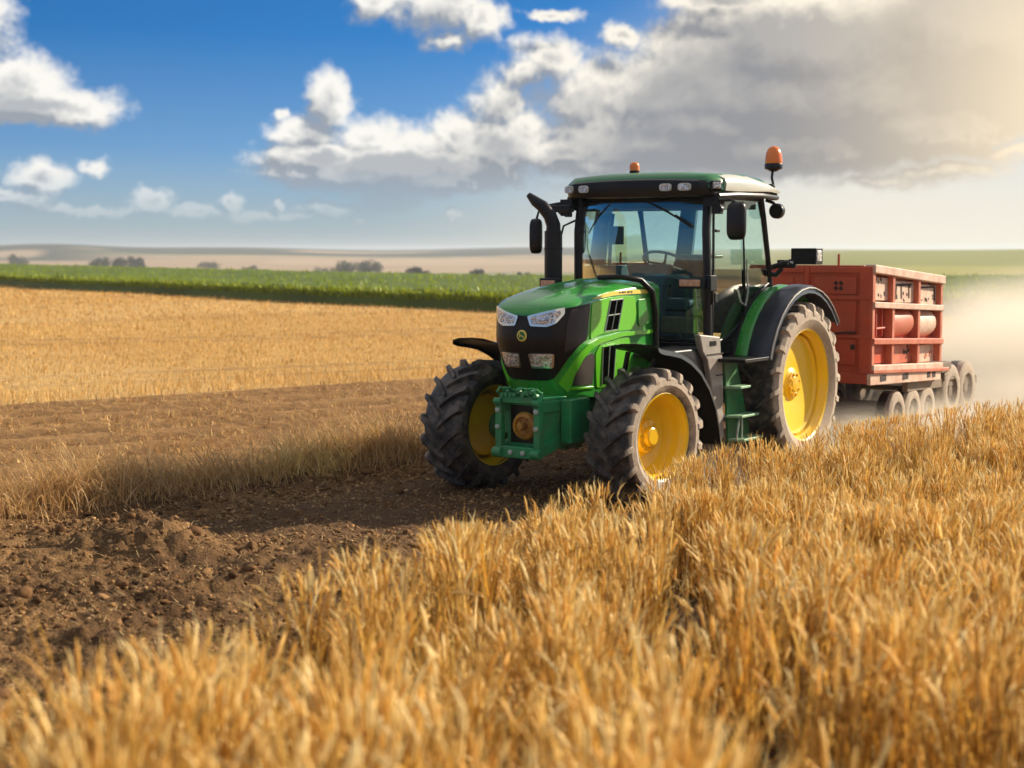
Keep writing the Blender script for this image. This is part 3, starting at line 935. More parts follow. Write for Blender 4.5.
# ------------------------------------------------------------------ far trees
def tree(name, x, d_, hgt, wid, label, seed, base_drop=0.0, color=((.018, .034, .012), (.035, .055, .02))):
    rg = np.random.default_rng(seed)
    z0 = float(ground_h(np.array([x]), np.array([d_]))[0])
    root = empty(name, (x, d_, z0 - .2))
    tag(root, label, 'tree', 'far trees in the fields')
    tb = MB()
    hh = hgt * .45
    tb.tube([(0, 0, 0), (wid * .02, 0, hh * .5), (0, wid * .02, hh)], [hgt * .035, hgt * .026, hgt * .018], 7)
    for k in range(6):
        a = k * 1.05 + rg.uniform(0, .5); l = wid * rg.uniform(.25, .4)
        tb.tube([(0, 0, hh * .6), (math.cos(a) * l * .5, math.sin(a) * l * .5, hh * 1.0), (math.cos(a) * l, math.sin(a) * l, hh * 1.35)], [hgt * .014, hgt * .01, hgt * .004], 5)
    tb.build('trunk', 'bark', root)
    nl = 9 + int(wid / hgt * 6); n = 1500
    cen = np.stack([rg.uniform(-.38, .38, nl) * wid, rg.uniform(-.3, .3, nl) * wid, rg.uniform(.28, .78, nl) * hgt], -1)
    rad = rg.uniform(.16, .26, nl) * min(wid, hgt * 1.5)
    k = rg.integers(0, nl, n)
    dv = rg.normal(0, 1, (n, 3)); dv /= np.linalg.norm(dv, axis=1)[:, None]
    p = cen[k] + dv * (rad[k] * rg.uniform(.5, 1.05, n))[:, None]
    p[:, 2] = np.clip(p[:, 2], .03 * hgt, None)
    s_ = hgt * .055 * rg.uniform(.6, 1.4, n)
    u = rg.normal(0, 1, (n, 3)); u /= np.linalg.norm(u, axis=1)[:, None]
    v = np.cross(u, rg.normal(0, 1, (n, 3))); v /= np.linalg.norm(v, axis=1)[:, None]
    u *= s_[:, None]; v *= s_[:, None] * .7
    co_ = np.stack([p - u, p - v, p + u, p + v], 1).reshape(-1, 3)
    q = np.arange(n * 4).reshape(-1, 4)
    c0, c1 = np.array(color[0]), np.array(color[1]); f = rg.uniform(0, 1, (n, 1))
    o = mesh_np('crown', co_, q, 'crop_leaf', parent=root, attr=np.repeat(c0 * (1 - f) + c1 * f, 4, 0), smooth=False)
    return root


mat('bark', (.10, .07, .045), .9, var=.4)
def fx(px, d_): return (px - 512) / FPX * d_
TREES = [
    (98, 900, 7.5, 14, 'wide low dark bush cluster at the left end of the far tree group'),
    (121, 910, 8.5, 8, 'round dark tree in the middle of the far left tree group'),
    (137, 905, 8.5, 8, 'round dark tree at the right end of the far left tree group'),
    (21, 1100, 7, 13, 'hazy dark tree clump nearest the left edge of the photo'),
    (209, 1000, 4.5, 16, 'low dark hedge tree alone in the pale far field'),
    (251, 800, 4, 12, 'low bush just above the green crop left of the centre'),
    (352, 820, 6, 15, 'broad dark bush at the left of the pair beyond the green crop'),
    (371, 830, 6, 11, 'dark bush at the right of the pair beyond the green crop'),
    (330, 830, 3.5, 20, 'thin low hedge trailing left of the dark bush pair'),
    (415, 600, 6.0, 6.0, 'rounded tree with dark crown left of the exhaust pipe'),
    (425, 605, 4.5, 4.0, 'small pale tree touching the rounded dark tree'),
    (447, 620, 3.2, 4.0, 'tiny bush in the green pasture between two larger trees'),
    (476, 600, 5.0, 5.0, 'solitary round tree in the pasture behind the tractor hood'),
    (501, 610, 3.6, 4.0, 'small tree nearest the tractor hood in the far pasture'),
    (523, 600, 4.6, 4.5, 'small tree seen just left of the tractor exhaust pipe'),
]
for i, (px, dd_, hg, wd, lb) in enumerate(TREES):
    tree('tree' if hg > 4.2 else 'bush', fx(px, dd_), dd_, hg * 1.25, wd * 1.1, lb, 100 + i)

# ================================================================== TRACTOR (local axes: X forward, Y to its left, Z up)
T = empty('tractor', TO, TRZ)
tag(T, 'green tractor with yellow wheels, glass cab and amber beacons driving through the field', 'tractor')

# ---- hood shell: plan curve by running length s, height z
HW, HXC, HNL, HP = .46, .27, .40, 2.5
_th = np.linspace(0, math.pi / 2, 300)
_cx = HXC + HNL * np.cos(_th) ** (2 / HP); _cy = HW * np.sin(_th) ** (2 / HP)
_L = np.concatenate([[0], np.cumsum(np.hypot(np.diff(_cx), np.diff(_cy)))]); LN = _L[-1]
HREAR = LN + (HXC + 1.17)


def lean(z): return -.30 * (1.55 - z) ** 1.3 / (.5 ** .3) if z < 1.55 else -.05 * (z - 1.55)


def plan(s):
    a = abs(s)
    if a <= LN: x = float(np.interp(a, _L, _cx)); y = float(np.interp(a, _L, _cy))
    else: x = HXC - (a - LN); y = HW
    return x, (y if s >= 0 else -y)


def S(s, z, off=0.0):
    x, y = plan(s); x0, y0 = plan(s - .012); x1, y1 = plan(s + .012)
    nx, ny = (y1 - y0), -(x1 - x0); l = math.hypot(nx, ny) or 1; nx /= l; ny /= l
    k = max(0, min(1, (x + .5) / (HXC + HNL + .5)))
    y *= 1 - .22 * k * max(0, (1.55 - z) / .5)
    return (x + lean(z) * k + nx * off, y + ny * off, z)


def top_z(x):   # shoulder height of the hood along its length
    return float(np.interp(x, [-1.2, -.6, -.1, .3, .55, .7], [2.005, 1.995, 1.955, 1.885, 1.83, 1.785]))


hood = MB(); rings = []
ss = np.concatenate([-np.linspace(HREAR, LN, 12), np.linspace(-LN, LN, 47)[1:-1], np.linspace(LN, HREAR, 12)])
for s in ss:
    x, y = plan(s); tz = top_z(x); bz = .975
    r = [S(s, bz + (tz - bz) * k) for k in (0, .08, .2, .35, .5, .65, .8, .92, 1.0)]
    base = r[-1]
    xc = min(x, .12)
    for k in (.10, .22, .38, .56, .76, 1.0):       # crown towards the spine
        a = k * math.pi / 2
        px = base[0] + (xc - base[0]) * (1 - math.cos(a)); py = base[1] * math.cos(a)
        r.append((px, py, base[2] + .105 * math.sin(a) ** .8 + (top_z(px) - tz) * .9))
    rings.append(r)
hood.sweep(rings, closed=False)
hood = hood.build('hood', 'green_paint', T, smooth=60)


def patch(poly, off, thick=.012, step=.035):
    """a panel lying on the hood shell, outline in (s, z)"""
    bm = bmesh.new()
    vs = [bm.verts.new((p[0], p[1], 0)) for p in poly]; bm.faces.new(vs)
    s0, s1 = min(p[0] for p in poly), max(p[0] for p in poly); z0, z1 = min(p[1] for p in poly), max(p[1] for p in poly)
    a = s0 + step
    while a < s1:
        bmesh.ops.bisect_plane(bm, geom=bm.verts[:] + bm.edges[:] + bm.faces[:], plane_co=(a, 0, 0), plane_no=(1, 0, 0)); a += step
    a = z0 + step * 1.5
    while a < z1:
        bmesh.ops.bisect_plane(bm, geom=bm.verts[:] + bm.edges[:] + bm.faces[:], plane_co=(0, a, 0), plane_no=(0, 1, 0)); a += step * 1.5
    bm.verts.index_update()
    front = [S(v.co.x, v.co.y, off) for v in bm.verts]; back = [S(v.co.x, v.co.y, off - thick) for v in bm.verts]
    n = len(front); fs = []
    for f in bm.faces:
        i = [v.index for v in f.verts]; fs.append(tuple(i)); fs.append(tuple(n + k for k in reversed(i)))
    for e in bm.edges:
        if len(e.link_faces) == 1:
            a_, b_ = e.verts[0].index, e.verts[1].index; fs.append((a_, b_, n + b_, n + a_))
    bm.free()
    return MB().add(front + back, fs)


def rounded(poly, r=.02, n=4):
    out = []; m_ = len(poly)
    for i in range(m_):
        p0, p, p1 = Vector(poly[i - 1]), Vector(poly[i]), Vector(poly[(i + 1) % m_])
        a = (p0 - p); b_ = (p1 - p); ra = min(r, a.length * .45); rb = min(r, b_.length * .45)
        A0 = p + a.normalized() * ra; B0 = p + b_.normalized() * rb
        for k in range(n + 1):
            t_ = k / n; q = A0 * (1 - t_) ** 2 + p * 2 * t_ * (1 - t_) + B0 * t_ ** 2; out.append((q.x, q.y))
    return out


def mir(poly): return [(-a, b) for a, b in reversed(poly)]


# black mask round the nose
half = [(0, 1.155), (.24, 1.157), (.31, 1.18), (.365, 1.243), (.463, 1.377), (.585, 1.493), (.70, 1.545), (.728, 1.72), (.755, 1.893), (.60, 1.875), (.446, 1.855), (.25, 1.80), (0, 1.775)]
mask = half + [(-a, b) for a, b in reversed(half[1:-1])]
patch(mask, .010, .016, .03).build('grille_mask', 'mask_black', hood, smooth=50)
for sg in (1, -1):
    f_ = (lambda p: p) if sg == 1 else mir
    mesh_area = [(.42, 1.43), (.50, 1.46), (.585, 1.51), (.69, 1.56), (.735, 1.86), (.60, 1.85), (.47, 1.835), (.44, 1.70)]
    patch(f_(rounded(mesh_area, .03)), .0135, .006, .03).build('grille_screen', 'mesh_brown', hood, smooth=50)
    hl = [(.05, 1.775), (.24, 1.825), (.41, 1.862), (.412, 1.80), (.335, 1.708), (.25, 1.675), (.085, 1.680)]
    h_ = patch(f_(rounded(hl, .018)), .020, .014, .025).build('headlight', 'chrome', hood, smooth=50, bevel=.003)
    hi = [(.085, 1.765), (.24, 1.803), (.375, 1.832), (.375, 1.795), (.315, 1.722), (.245, 1.697), (.105, 1.700)]
    patch(f_(rounded(hi, .015)), .0245, .008, .025).build('lens', 'lamp_glass', h_, smooth=50, bevel=.002)
    fg = [(.052, 1.415), (.325, 1.420), (.315, 1.278), (.065, 1.272)]
    h_ = patch(f_(rounded(fg, .03)), .020, .014, .025).build('fog_light', 'chrome', hood, smooth=50, bevel=.003)
    fi = [(.072, 1.400), (.305, 1.405), (.296, 1.293), (.082, 1.288)]
    patch(f_(rounded(fi, .022)), .0245, .008, .025).build('lens', 'lamp_glass', h_, smooth=50, bevel=.002)
    # bright flank between the mask and the vents
    fl = [(.775, 1.545), (.96, 1.585), (1.30, 1.605), (1.60, 1.607), (1.66, 1.76), (1.64, 1.935), (1.40, 1.948), (1.10, 1.938), (.93, 1.915), (.792, 1.892), (.78, 1.70)]
    patch(f_(rounded(fl, .03)), .009, .014, .05).build('upper_side_panel', 'bright_green', hood, smooth=50, bevel=.003)
    # raised arch sweeping back from the nose
    ar = [(.345, 1.13), (.44, 1.245), (.60, 1.43), (.72, 1.500), (.90, 1.545), (1.36, 1.590), (1.98, 1.592), (1.98, 1.555), (1.36, 1.547), (.93, 1.495), (.76, 1.44), (.64, 1.36), (.53, 1.22), (.48, 1.10), (.44, 1.04)]
    patch(f_(rounded(ar, .02)), .026, .03, .04).build('arch_trim', 'bright_green', hood, smooth=50, bevel=.006)
    lo = [(.90, 1.06), (.88, 1.40), (.95, 1.475), (1.30, 1.53), (1.52, 1.53), (1.55, 1.40), (1.50, 1.06)]
    patch(f_(rounded(lo, .03)), .010, .014, .05).build('lower_side_panel', 'bright_green', hood, smooth=50, bevel=.003)
    dk = [(.50, 1.105), (.535, 1.206), (.64, 1.335), (.72, 1.385), (.833, 1.413), (.86, 1.325), (.82, 1.10)]
    patch(f_(rounded(dk, .02)), .012, .014, .035).build('side_mesh_screen', 'mesh_brown', hood, smooth=50, bevel=.002)
    patch(f_([(.47, 1.06), (.485, 1.085), (.84, 1.083), (.85, 1.06)]), .014, .016, .05).build('screen_lip', 'bright_green', hood, smooth=50, bevel=.003)
    # upper and lower vents: light frame with black slots
    def slots(nm, q, split):
        a, b_, c_, d_ = [Vector(p) for p in q]       # top front, top rear, bottom rear, bottom front
        P2 = lambda u, v: tuple((a * (1 - u) + b_ * u) * (1 - v) + (d_ * (1 - u) + c_ * u) * v)
        o = patch(f_([P2(-.10, -.04), P2(1.10, -.04), P2(1.12, 1.04), P2(-.12, 1.04)]), .0135, .012, .04).build(nm, 'pale_metal' if split else 'bright_green', hood, smooth=50, bevel=.002)
        for u0, u1 in ((0, .46), (.54, 1)):
            for v0, v1 in (((0, .46), (.51, 1)) if split else ((0, 1),)):
                patch(f_([P2(u0, v0), P2(u1, v0), P2(u1, v1), P2(u0, v1)]), .0165, .01, .05).build('vent_slot', 'slot_black', o, smooth=50)
        # thin pale rims
        r_ = MB()
        for u in (-.06, .5, 1.06):
            p0, p1 = f_([P2(u, -.02)])[0], f_([P2(u, 1.02)])[0]
            r_.tube([S(*p0, .017), S(*((Vector(p0) + Vector(p1)) / 2), .017), S(*p1, .017)], .004, 6)
        r_.build('vent_rim', 'pale_metal', o)
    slots('upper_vent', [(1.15, 1.905), (1.37, 1.912), (1.27, 1.625), (1.05, 1.617)], True)
    slots('lower_vent', [(1.02, 1.455), (1.24, 1.470), (1.19, 1.09), (1.00, 1.09)], False)
    ys = [(.80, 1.930), (1.00, 1.972), (1.182, 1.995), (1.50, 2.003), (1.89, 2.003), (1.89, 1.962), (1.50, 1.962), (1.20, 1.955), (1.0, 1.938)]
    y_ = patch(f_(ys), .010, .012, .06).build('side_stripe', 'stripe_yellow', hood, smooth=60)
    mk = MB()
    for k, (u, l) in enumerate(((1.30, .03), (1.35, .05), (1.41, .02), (1.46, .05), (1.53, .035))):
        q = f_([(u, 1.974), (u + l, 1.974), (u + l + .012, 1.992), (u + .012, 1.992)])
        mk.add([S(a_, b2, .0115) for a_, b2 in q], [(0, 1, 2, 3)])
    mk.build('stripe_mark', 'rust_dark', y_)

# badge on the nose: yellow disc, green leaping figure
c0 = Vector(S(0, 1.588, .014)); bd = MB()
bd.lathe([(0, .0), (.048, .0), (.055, .004), (.055, .010), (.048, .014), (.0, .015)], 28, c0, 'x')
bd = bd.build('badge', 'stripe_yellow', hood)
bg_ = MB(); bg_.lathe([(0, 0), (.040, 0), (.040, .003), (0, .003)], 24, c0 + Vector((.0145, 0, 0)), 'x'); bg_.build('badge_field', 'dark_green', bd)
fig = MB()
for pts in ([(-.026, -.004), (.018, .010), (.024, .003), (-.020, -.014)], [(.012, .006), (.026, .020), (.032, .016), (.020, .002)], [(-.024, -.008), (-.032, -.024), (-.027, -.026), (-.018, -.010)], [(.010, .002), (.018, -.018), (.022, -.017), (.018, .004)], [(.022, .018), (.012, .030), (.015, .031), (.027, .020)]):
    fig.prism([(c0.x + .0175, c0.y - a, c0.z + b_) for a, b_ in pts], (.003, 0, 0))
fig.build('badge_figure', 'stripe_yellow', bd)
# raised spine on the hood
sp = MB()
for yy in (-.16, .16):
    sp.tube([(x, yy, top_z(x) + .094 - (.006 if x > .3 else 0)) for x in (-1.1, -.6, -.1, .25)], [.018, .018, .016, .004], 8)
sp.build('hood_crease', 'green_paint', hood, smooth=60)
MB().add([], []).box((-.48, .485, 1.78), (.05, .012, .03)).build('side_emblem', 'stripe_yellow', hood, bevel=.003) if False else None
# big flank blister near the cab
bl = patch(rounded([(1.70, 1.63), (1.68, 1.90), (1.93, 1.92), (1.96, 1.66)], .05), .018, .02, .04).build('flank_cover', 'green_paint', hood, smooth=50, bevel=.006)
bl2 = patch(mir(rounded([(1.70, 1.63), (1.68, 1.90), (1.93, 1.92), (1.96, 1.66)], .05)), .018, .02, .04).build('flank_cover', 'green_paint', hood, smooth=50, bevel=.006)
# engine bay body below the rear of the hood
eb = MB(); eb.box((-.75, 0, 1.15), (1.0, .84, .75)); eb.build('engine_bay', 'black_plastic', T, bevel=.02)

# ---- chassis and front axle
ch = MB()
ch.box((-.1, 0, .80), (1.45, .50, .34)); ch.box((-.15, 0, .60), (.9, .40, .22)); ch.box((-1.5, 0, .78), (1.8, .55, .50))
ch.box((-.05, .30, .86), (1.25, .10, .20)); ch.box((-.05, -.30, .86), (1.25, .10, .20))
ch = ch.build('chassis', 'dark_green', T, bevel=.02)
for x in (-.35, -.1, .18, .42):
    for z in (.80, .92): MB().lathe([(0, 0), (.020, 0), (.020, .014), (.012, .02), (0, .02)], 8, (x, .352, z), 'y').build('bolt', 'pale_metal', ch)
MB().tube([(-.5, .37, .70), (-.1, .39, .66), (.4, .37, .70)], .018, 8).tube([(-.4, .37, .76), (.1, .38, .735), (.5, .36, .78)], .012, 8).build('hydraulic_line', 'black_plastic', ch)
ax = MB()
ax.lathe([(0, -.78), (.13, -.78), (.13, -.66), (.085, -.60), (.085, -.22), (.16, -.15), (.19, 0), (.16, .15), (.085, .22), (.085, .60), (.13, .66), (.13, .78), (0, .78)], 20, (0, 0, .62), 'y')
ax.box((0, 0, .62), (.30, .34, .34))
ax.tube([(.14, -.68, .62), (.14, .68, .62)], .022, 8)
ax.build('front_axle', 'dark_green', T, bevel=.01)
st = MB(); st.tube([(-.15, -.6, .66), (-.2, 0, .66), (-.15, .6, .66)], .035, 10); st.build('steering_ram', 'dusty_steel', T)

# ---- front linkage frame
fr_ = MB()
Xf = .93
for yy in (-.085, .345):
    fr_.bar((Xf, yy, .50), (Xf, yy, .97), .075, .07)
    fr_.bar((Xf, yy, .97), (Xf - .1, yy + (.05 if yy < 0 else -.05), 1.06), .07, .06)
    fr_.bar((Xf, yy, .52), (.45, yy * .9, .60), .07, .12); fr_.bar((Xf, yy, .94), (.45, yy * .9, .92), .07, .11)
    fr_.lathe([(0, -.05), (.05, -.05), (.05, .05), (0, .05)], 14, (Xf + .04, yy, .50), 'y')
    fr_.lathe([(0, -.04), (.035, -.04), (.035, .04), (0, .04)], 14, (Xf + .04, yy, .98), 'y')
fr_.box((Xf, .13, .505), (.07, .42, .11)); fr_.box((Xf - .01, .13, 1.00), (.08, .36, .07))
fr_.box((.62, .13, .76), (.40, .42, .50)); fr_.box((.40, .42, .78), (.34, .12, .42))
fr_ = fr_.build('front_linkage', 'casting_green', T, bevel=.012)
up_ = MB()
rnd = random.Random(4)
for k in range(9):     # tangle of hoses and couplings on top
    y0 = -.06 + .38 * k / 8
    up_.tube([(Xf - .02, y0, 1.02), (Xf + .05, y0 + rnd.uniform(-.05, .05), 1.07 + rnd.uniform(0, .05)), (Xf + .02, y0 + rnd.uniform(-.08, .08), 1.11), (Xf - .12, y0 + rnd.uniform(-.05, .05), 1.04)], .013, 7)
    up_.lathe([(0, -.02), (.022, -.02), (.022, .02), (0, .02)], 8, (Xf + .03, y0 + .02, 1.06 + rnd.uniform(-.02, .03)), 'x')
up_.build('coupling', 'casting_green', fr_)
for yy, zz in ((-.085, .50), (.345, .50), (.06, .505), (.20, .505), (-.085, .74), (.345, .74), (.345, .9), (-.085, .9)):
    MB().lathe([(0, 0), (.024, 0), (.024, .02), (.012, .026), (0, .026)], 8, (Xf + .036, yy, zz), 'x').build('bolt', 'pale_metal', fr_)
pt = MB()
pt.box((.80, .13, .76), (.05, .34, .36)); pt.build('guard_recess', 'mask_black', fr_, bevel=.01)
py_ = MB()
py_.lathe([(0, .0), (.13, .0), (.135, .03), (.12, .06), (.09, .07), (.085, .045), (.0, .045)], 26, (.83, .15, .75), 'x')
py_.lathe([(0, .045), (.035, .045), (.035, .12), (.025, .13), (0, .13)], 14, (.83, .15, .75), 'x')
for k in range(5):
    a = k * 1.257; py_.box((.87, .15 + .062 * math.cos(a), .75 + .062 * math.sin(a)), (.03, .028, .028))
py_.build('power_takeoff', 'yellow_rust', fr_, smooth=30)


# ---- wheels
def tyre_mesh(R, W, Rr, nl, sgn, lug=.045, lw=.055):
    hw = W / 2; Rc = R - lug
    prof = [(Rr, -hw * .80), (Rr + .02, -hw * .86), (Rr + .45 * (Rc - Rr), -hw * 1.0), (Rr + .75 * (Rc - Rr), -hw * .97), (Rc - .03, -hw * .86),
            (Rc - .008, -hw * .62), (Rc, -hw * .3), (Rc + .002, 0), (Rc, hw * .3), (Rc - .008, hw * .62), (Rc - .03, hw * .86),
            (Rr + .75 * (Rc - Rr), hw * .97), (Rr + .45 * (Rc - Rr), hw * 1.0), (Rr + .02, hw * .86), (Rr, hw * .80), (Rr + .01, hw * .5), (Rr + .01, -hw * .5)]
    mb = MB().lathe(prof, 72, closed=True)
    # chevron bars that run from the centre line over the shoulder
    ys = [-.04, .14, .32, .50, .68, .84, .95, 1.0, 1.01]
    rr = [.985, 1, 1, 1, .997, .990, .972, .925, .84]
    rc_ = [(0, 0), (.3, .001), (.62, .008), (.86, .03)]
    for side in (1, -1):
        for k in range(nl):
            a0 = 2 * math.pi * (k + (0 if side == 1 else .5)) / nl
            rings = []
            for yk, rk in zip(ys, rr):
                f = min(1, yk)
                a = a0 + sgn * (.34 * (max(f, 0) ** .85)) * (.64 / R) ** .5
                rt = R * rk
                rb = Rc - float(np.interp(max(yk, 0), [0, .3, .62, .86, .97, 1.03], [0, .001, .008, .03, (Rc - Rr) * .26, (Rc - Rr) * .50])) - .012
                yb = side * hw * min(yk, .97); yt = side * hw * yk
                wd = lw * (.85 + .45 * f) / R
                ring = []
                for (r_, y_, da) in ((rb, yb - side * .01, -wd * .62), (rt, yt, -wd * .40), (rt, yt, wd * .40), (rb, yb - side * .01, wd * .62)):
                    ring.append((r_ * math.cos(a + da), y_, r_ * math.sin(a + da)))
                rings.append(ring)
            mb.sweep(rings)
    return mb


def wheel(nm, x, side, zc, yc, R, W, Rr, nl, tyre_mat, deep, hub_r, seed, hs=1.0):
    """side: +1 left of the tractor, -1 right; outward is local +Y"""
    rim = MB()
    hw = W / 2; o_ = hw * .80
    prof = [(Rr - .006, -o_), (Rr + .022, -o_ - .012), (Rr + .024, -o_ + .02), (Rr, -o_ + .05), (Rr - .05, -o_ + .12), (Rr - .06, -.02), (Rr - .03, o_ - .12), (Rr, o_ - .05),
            (Rr + .024, o_ - .02), (Rr + .030, o_ + .008), (Rr + .018, o_ + .018), (Rr - .004, o_ + .004), (Rr - .015, o_ - .05),
            (Rr - .032, o_ - .07), (Rr - .036, o_ - .14), (Rr - .055, o_ - .17), (Rr - .060, o_ - deep * .75), (Rr - .085, o_ - deep), (hub_r * 1.25, o_ - deep - .035), (hub_r * 1.05, o_ - deep - .01), (.0, o_ - deep - .01),
            (.0, o_ - deep - .03), (hub_r, o_ - deep - .035), (Rr - .085, o_ - deep - .03), (Rr - .09, -o_ + .1)]
    rim.lathe(prof, 64, closed=False)
    ob_ = rim.build(nm, 'yellow_paint', T, smooth=30)
    ob_.location = (x, yc * side, zc); ob_.rotation_euler = (0, 0.1 * seed, 0 if side > 0 else math.pi)
    tyre_mesh(R, W, Rr, nl, 1 if side > 0 else -1).build('tyre', tyre_mat, ob_, smooth=28)
    hb = MB(); yb = o_ - deep - .01
    hb.lathe([(0, yb - .01), (hub_r, yb - .01), (hub_r, yb + .05 * hs), (hub_r * .93, yb + .075 * hs), (hub_r * .62, yb + .08 * hs), (hub_r * .55, yb + .12 * hs), (hub_r * .45, yb + .13 * hs), (0, yb + .13 * hs)], 28)
    hb = hb.build('hub', 'hub_yellow', ob_, smooth=30)
    for k in range(8):
        a = k * math.pi / 4
        MB().lathe([(0, yb + .05 * hs), (.018, yb + .05 * hs), (.018, yb + .07 * hs + .018), (0, yb + .07 * hs + .018)], 6, (hub_r * .78 * math.cos(a), 0, hub_r * .78 * math.sin(a))).build('wheel_nut', 'hub_yellow', ob_)
    return ob_


FR, RRr = .66, .925
fw1 = wheel('front_wheel', 0, 1, .625, .955, FR, .52, .405, 18, 'tyre_front', .22, .165, 1)
fw2 = wheel('front_wheel', 0, -1, .625, .975, FR, .52, .405, 18, 'tyre_front', .22, .165, 2)
for w_ in (fw1, fw2): w_.rotation_euler[2] -= R_(6)      # steered slightly
wheel('rear_wheel', -3.22, 1, .90, .945, RRr, .62, .61, 22, 'tyre_rear', .13, .15, 3, .25)
wheel('rear_wheel', -3.22, -1, .90, .945, RRr, .62, .61, 22, 'tyre_rear', .13, .15, 5, .25)
MB().lathe([(0, -.8), (.15, -.8), (.15, -.35), (.26, -.2), (.26, .2), (.15, .35), (.15, .8), (0, .8)], 20, (-3.22, 0, .90), 'y').box((-3.0, 0, .95), (.9, .5, .6)).build('rear_axle', 'dark_green', T, bevel=.01)


# ---- fenders
def fender_arc(cx, cz, pts, y0, y1, thick, crown=.03, lip=.05):
    """pts: (angle deg, radius); section runs from y0 to y1 and turns down at the outer edge"""
    rings = []
    for a, r in pts:
        a = R_(a); c_, s_ = math.cos(a), math.sin(a)
        sec = [(0, y0), (crown * .8, y0 + (y1 - y0) * .2), (crown, y0 + (y1 - y0) * .5), (crown * .7, y0 + (y1 - y0) * .82), (0, y1 - .01 * (1 if y1 > y0 else -1)), (-lip, y1),
               (-lip, y1 - .014 * (1 if y1 > y0 else -1)), (-thick, y1 - .03 * (1 if y1 > y0 else -1)), (crown - thick, y0 + (y1 - y0) * .5), (-thick, y0)]
        rings.append([(cx + c_ * (r + dr), yy, cz + s_ * (r + dr)) for dr, yy in sec])
    return rings


ffp = [(79, .885), (82, .86), (86, .84), (95, .825), (110, .835), (125, .865), (140, .92), (155, .99), (168, 1.06), (180, 1.12), (188, 1.17)]
for sg in (1, -1):
    f = MB().sweep(fender_arc(0, .60, [(a, r + .02) for a, r in ffp], sg * .70, sg * 1.20, .014, .03, .045)).build('front_fender', 'black_plastic', T, smooth=50)
    MB().bar((-.05, sg * .60, .75), (-.05, sg * .74, 1.42), .05, .03).bar((-.35, sg * .62, .72), (-.5, sg * .78, 1.36), .05, .03).build('fender_bracket', 'black_plastic', f)
hx, hz = -3.22, .90
for sg in (1, -1):
    an = [19, 28, 38, 48, 58, 68, 78, 88, 98, 108, 118, 128, 136, 142]
    rad = lambda a: 1.075 + .02 * math.sin(R_(a))
    f = MB().sweep(fender_arc(hx, hz, [(a, rad(a)) for a in an], sg * .972, sg * 1.235, .016, .03, .07)).build('rear_fender', 'navy_plastic', T, smooth=50)
    MB().sweep(fender_arc(hx, hz, [(a, rad(a) + .012) for a in an], sg * .83, sg * .968, .02, .012, .01)).build('green_band', 'green_paint', f, smooth=50)
    MB().sweep(fender_arc(hx, hz, [(a, rad(a)) for a in an], sg * .60, sg * .826, .016, .0, .01)).build('inner_fender', 'black_plastic', f, smooth=50)
    MB().tube([(hx + (rad(a) - .012) * math.cos(R_(a)), sg * 1.238, hz + (rad(a) - .012) * math.sin(R_(a))) for a in an], .010, 8).build('fender_edge', 'grey_panel', f)
    # fender foot and valance
    MB().prism([(-1.62, sg * .80, 1.235), (-2.18, sg * .80, 1.235), (-2.20, sg * .80, 1.275), (-1.62, sg * .80, 1.275)], (0, sg * .43, 0)).build('fender_foot', 'black_plastic', f, bevel=.008)

# ---- dark tank, grey column, steps (left side), tank only on the right
for sg in (1, -1):
    tk = MB().prism([(-.62, sg * .42, 1.34), (-1.0, sg * .42, 1.28), (-1.22, sg * .42, 1.02), (-1.38, sg * .42, .62), (-1.42, sg * .42, .46), (-1.72, sg * .42, .46), (-1.72, sg * .42, 1.40), (-.70, sg * .42, 1.40)], (0, sg * .44, 0))
    tk.build('fuel_tank', 'black_plastic', T, bevel=.03)
    cc_ = [(-1.20, 1.545), (-1.68, 1.50), (-1.70, 1.33), (-1.735, 1.30), (-1.76, .98), (-1.79, .42), (-1.56, .42), (-1.55, .75), (-1.47, 1.05), (-1.38, 1.27), (-1.28, 1.36)]
    col_ = MB().prism([(a, sg * .84, b_) for a, b_ in cc_], (0, sg * .075, 0)).build('side_column', 'grey_panel', T, bevel=.02)
    MB().box((-1.50, sg * .918, 1.44), (.14, .01, .055)).build('column_handle', 'mask_black', col_, bevel=.01)
    MB().box((-1.55, sg * .92, 1.325), (.36, .008, .012)).build('panel_seam', 'rust_dark', col_); MB().box((-1.66, sg * .92, 1.10), (.18, .008, .012)).build('panel_seam', 'rust_dark', col_)
    gp = MB().prism([(-1.74, sg * .90, 1.23), (-2.04, sg * .90, 1.23), (-2.42, sg * .90, .33), (-1.86, sg * .90, .36), (-1.80, sg * .90, .9)], (0, sg * .03, 0))
    step_o = gp.build('step_panel', 'dark_green', T, bevel=.006)
    for sx0, sx1, sz in ((-1.74, -2.06, .95), (-1.78, -2.28, .64), (-1.84, -2.40, .385)):
        MB().prism([(sx0, sg * .93, sz), (sx1, sg * .93, sz), (sx1 + .03, sg * 1.10, sz), (sx0 - .05, sg * 1.10, sz)], (0, 0, .028)).build('step', 'step_green', step_o, bevel=.008)
    MB().tube([(-1.86, sg * 1.02, .40), (-1.84, sg * 1.04, .50), (-1.90, sg * 1.03, .62)], .012, 7).tube([(-1.97, sg * 1.03, .39), (-1.97, sg * 1.03, .64)], .010, 7).build('step_strut', 'pale_metal', step_o)

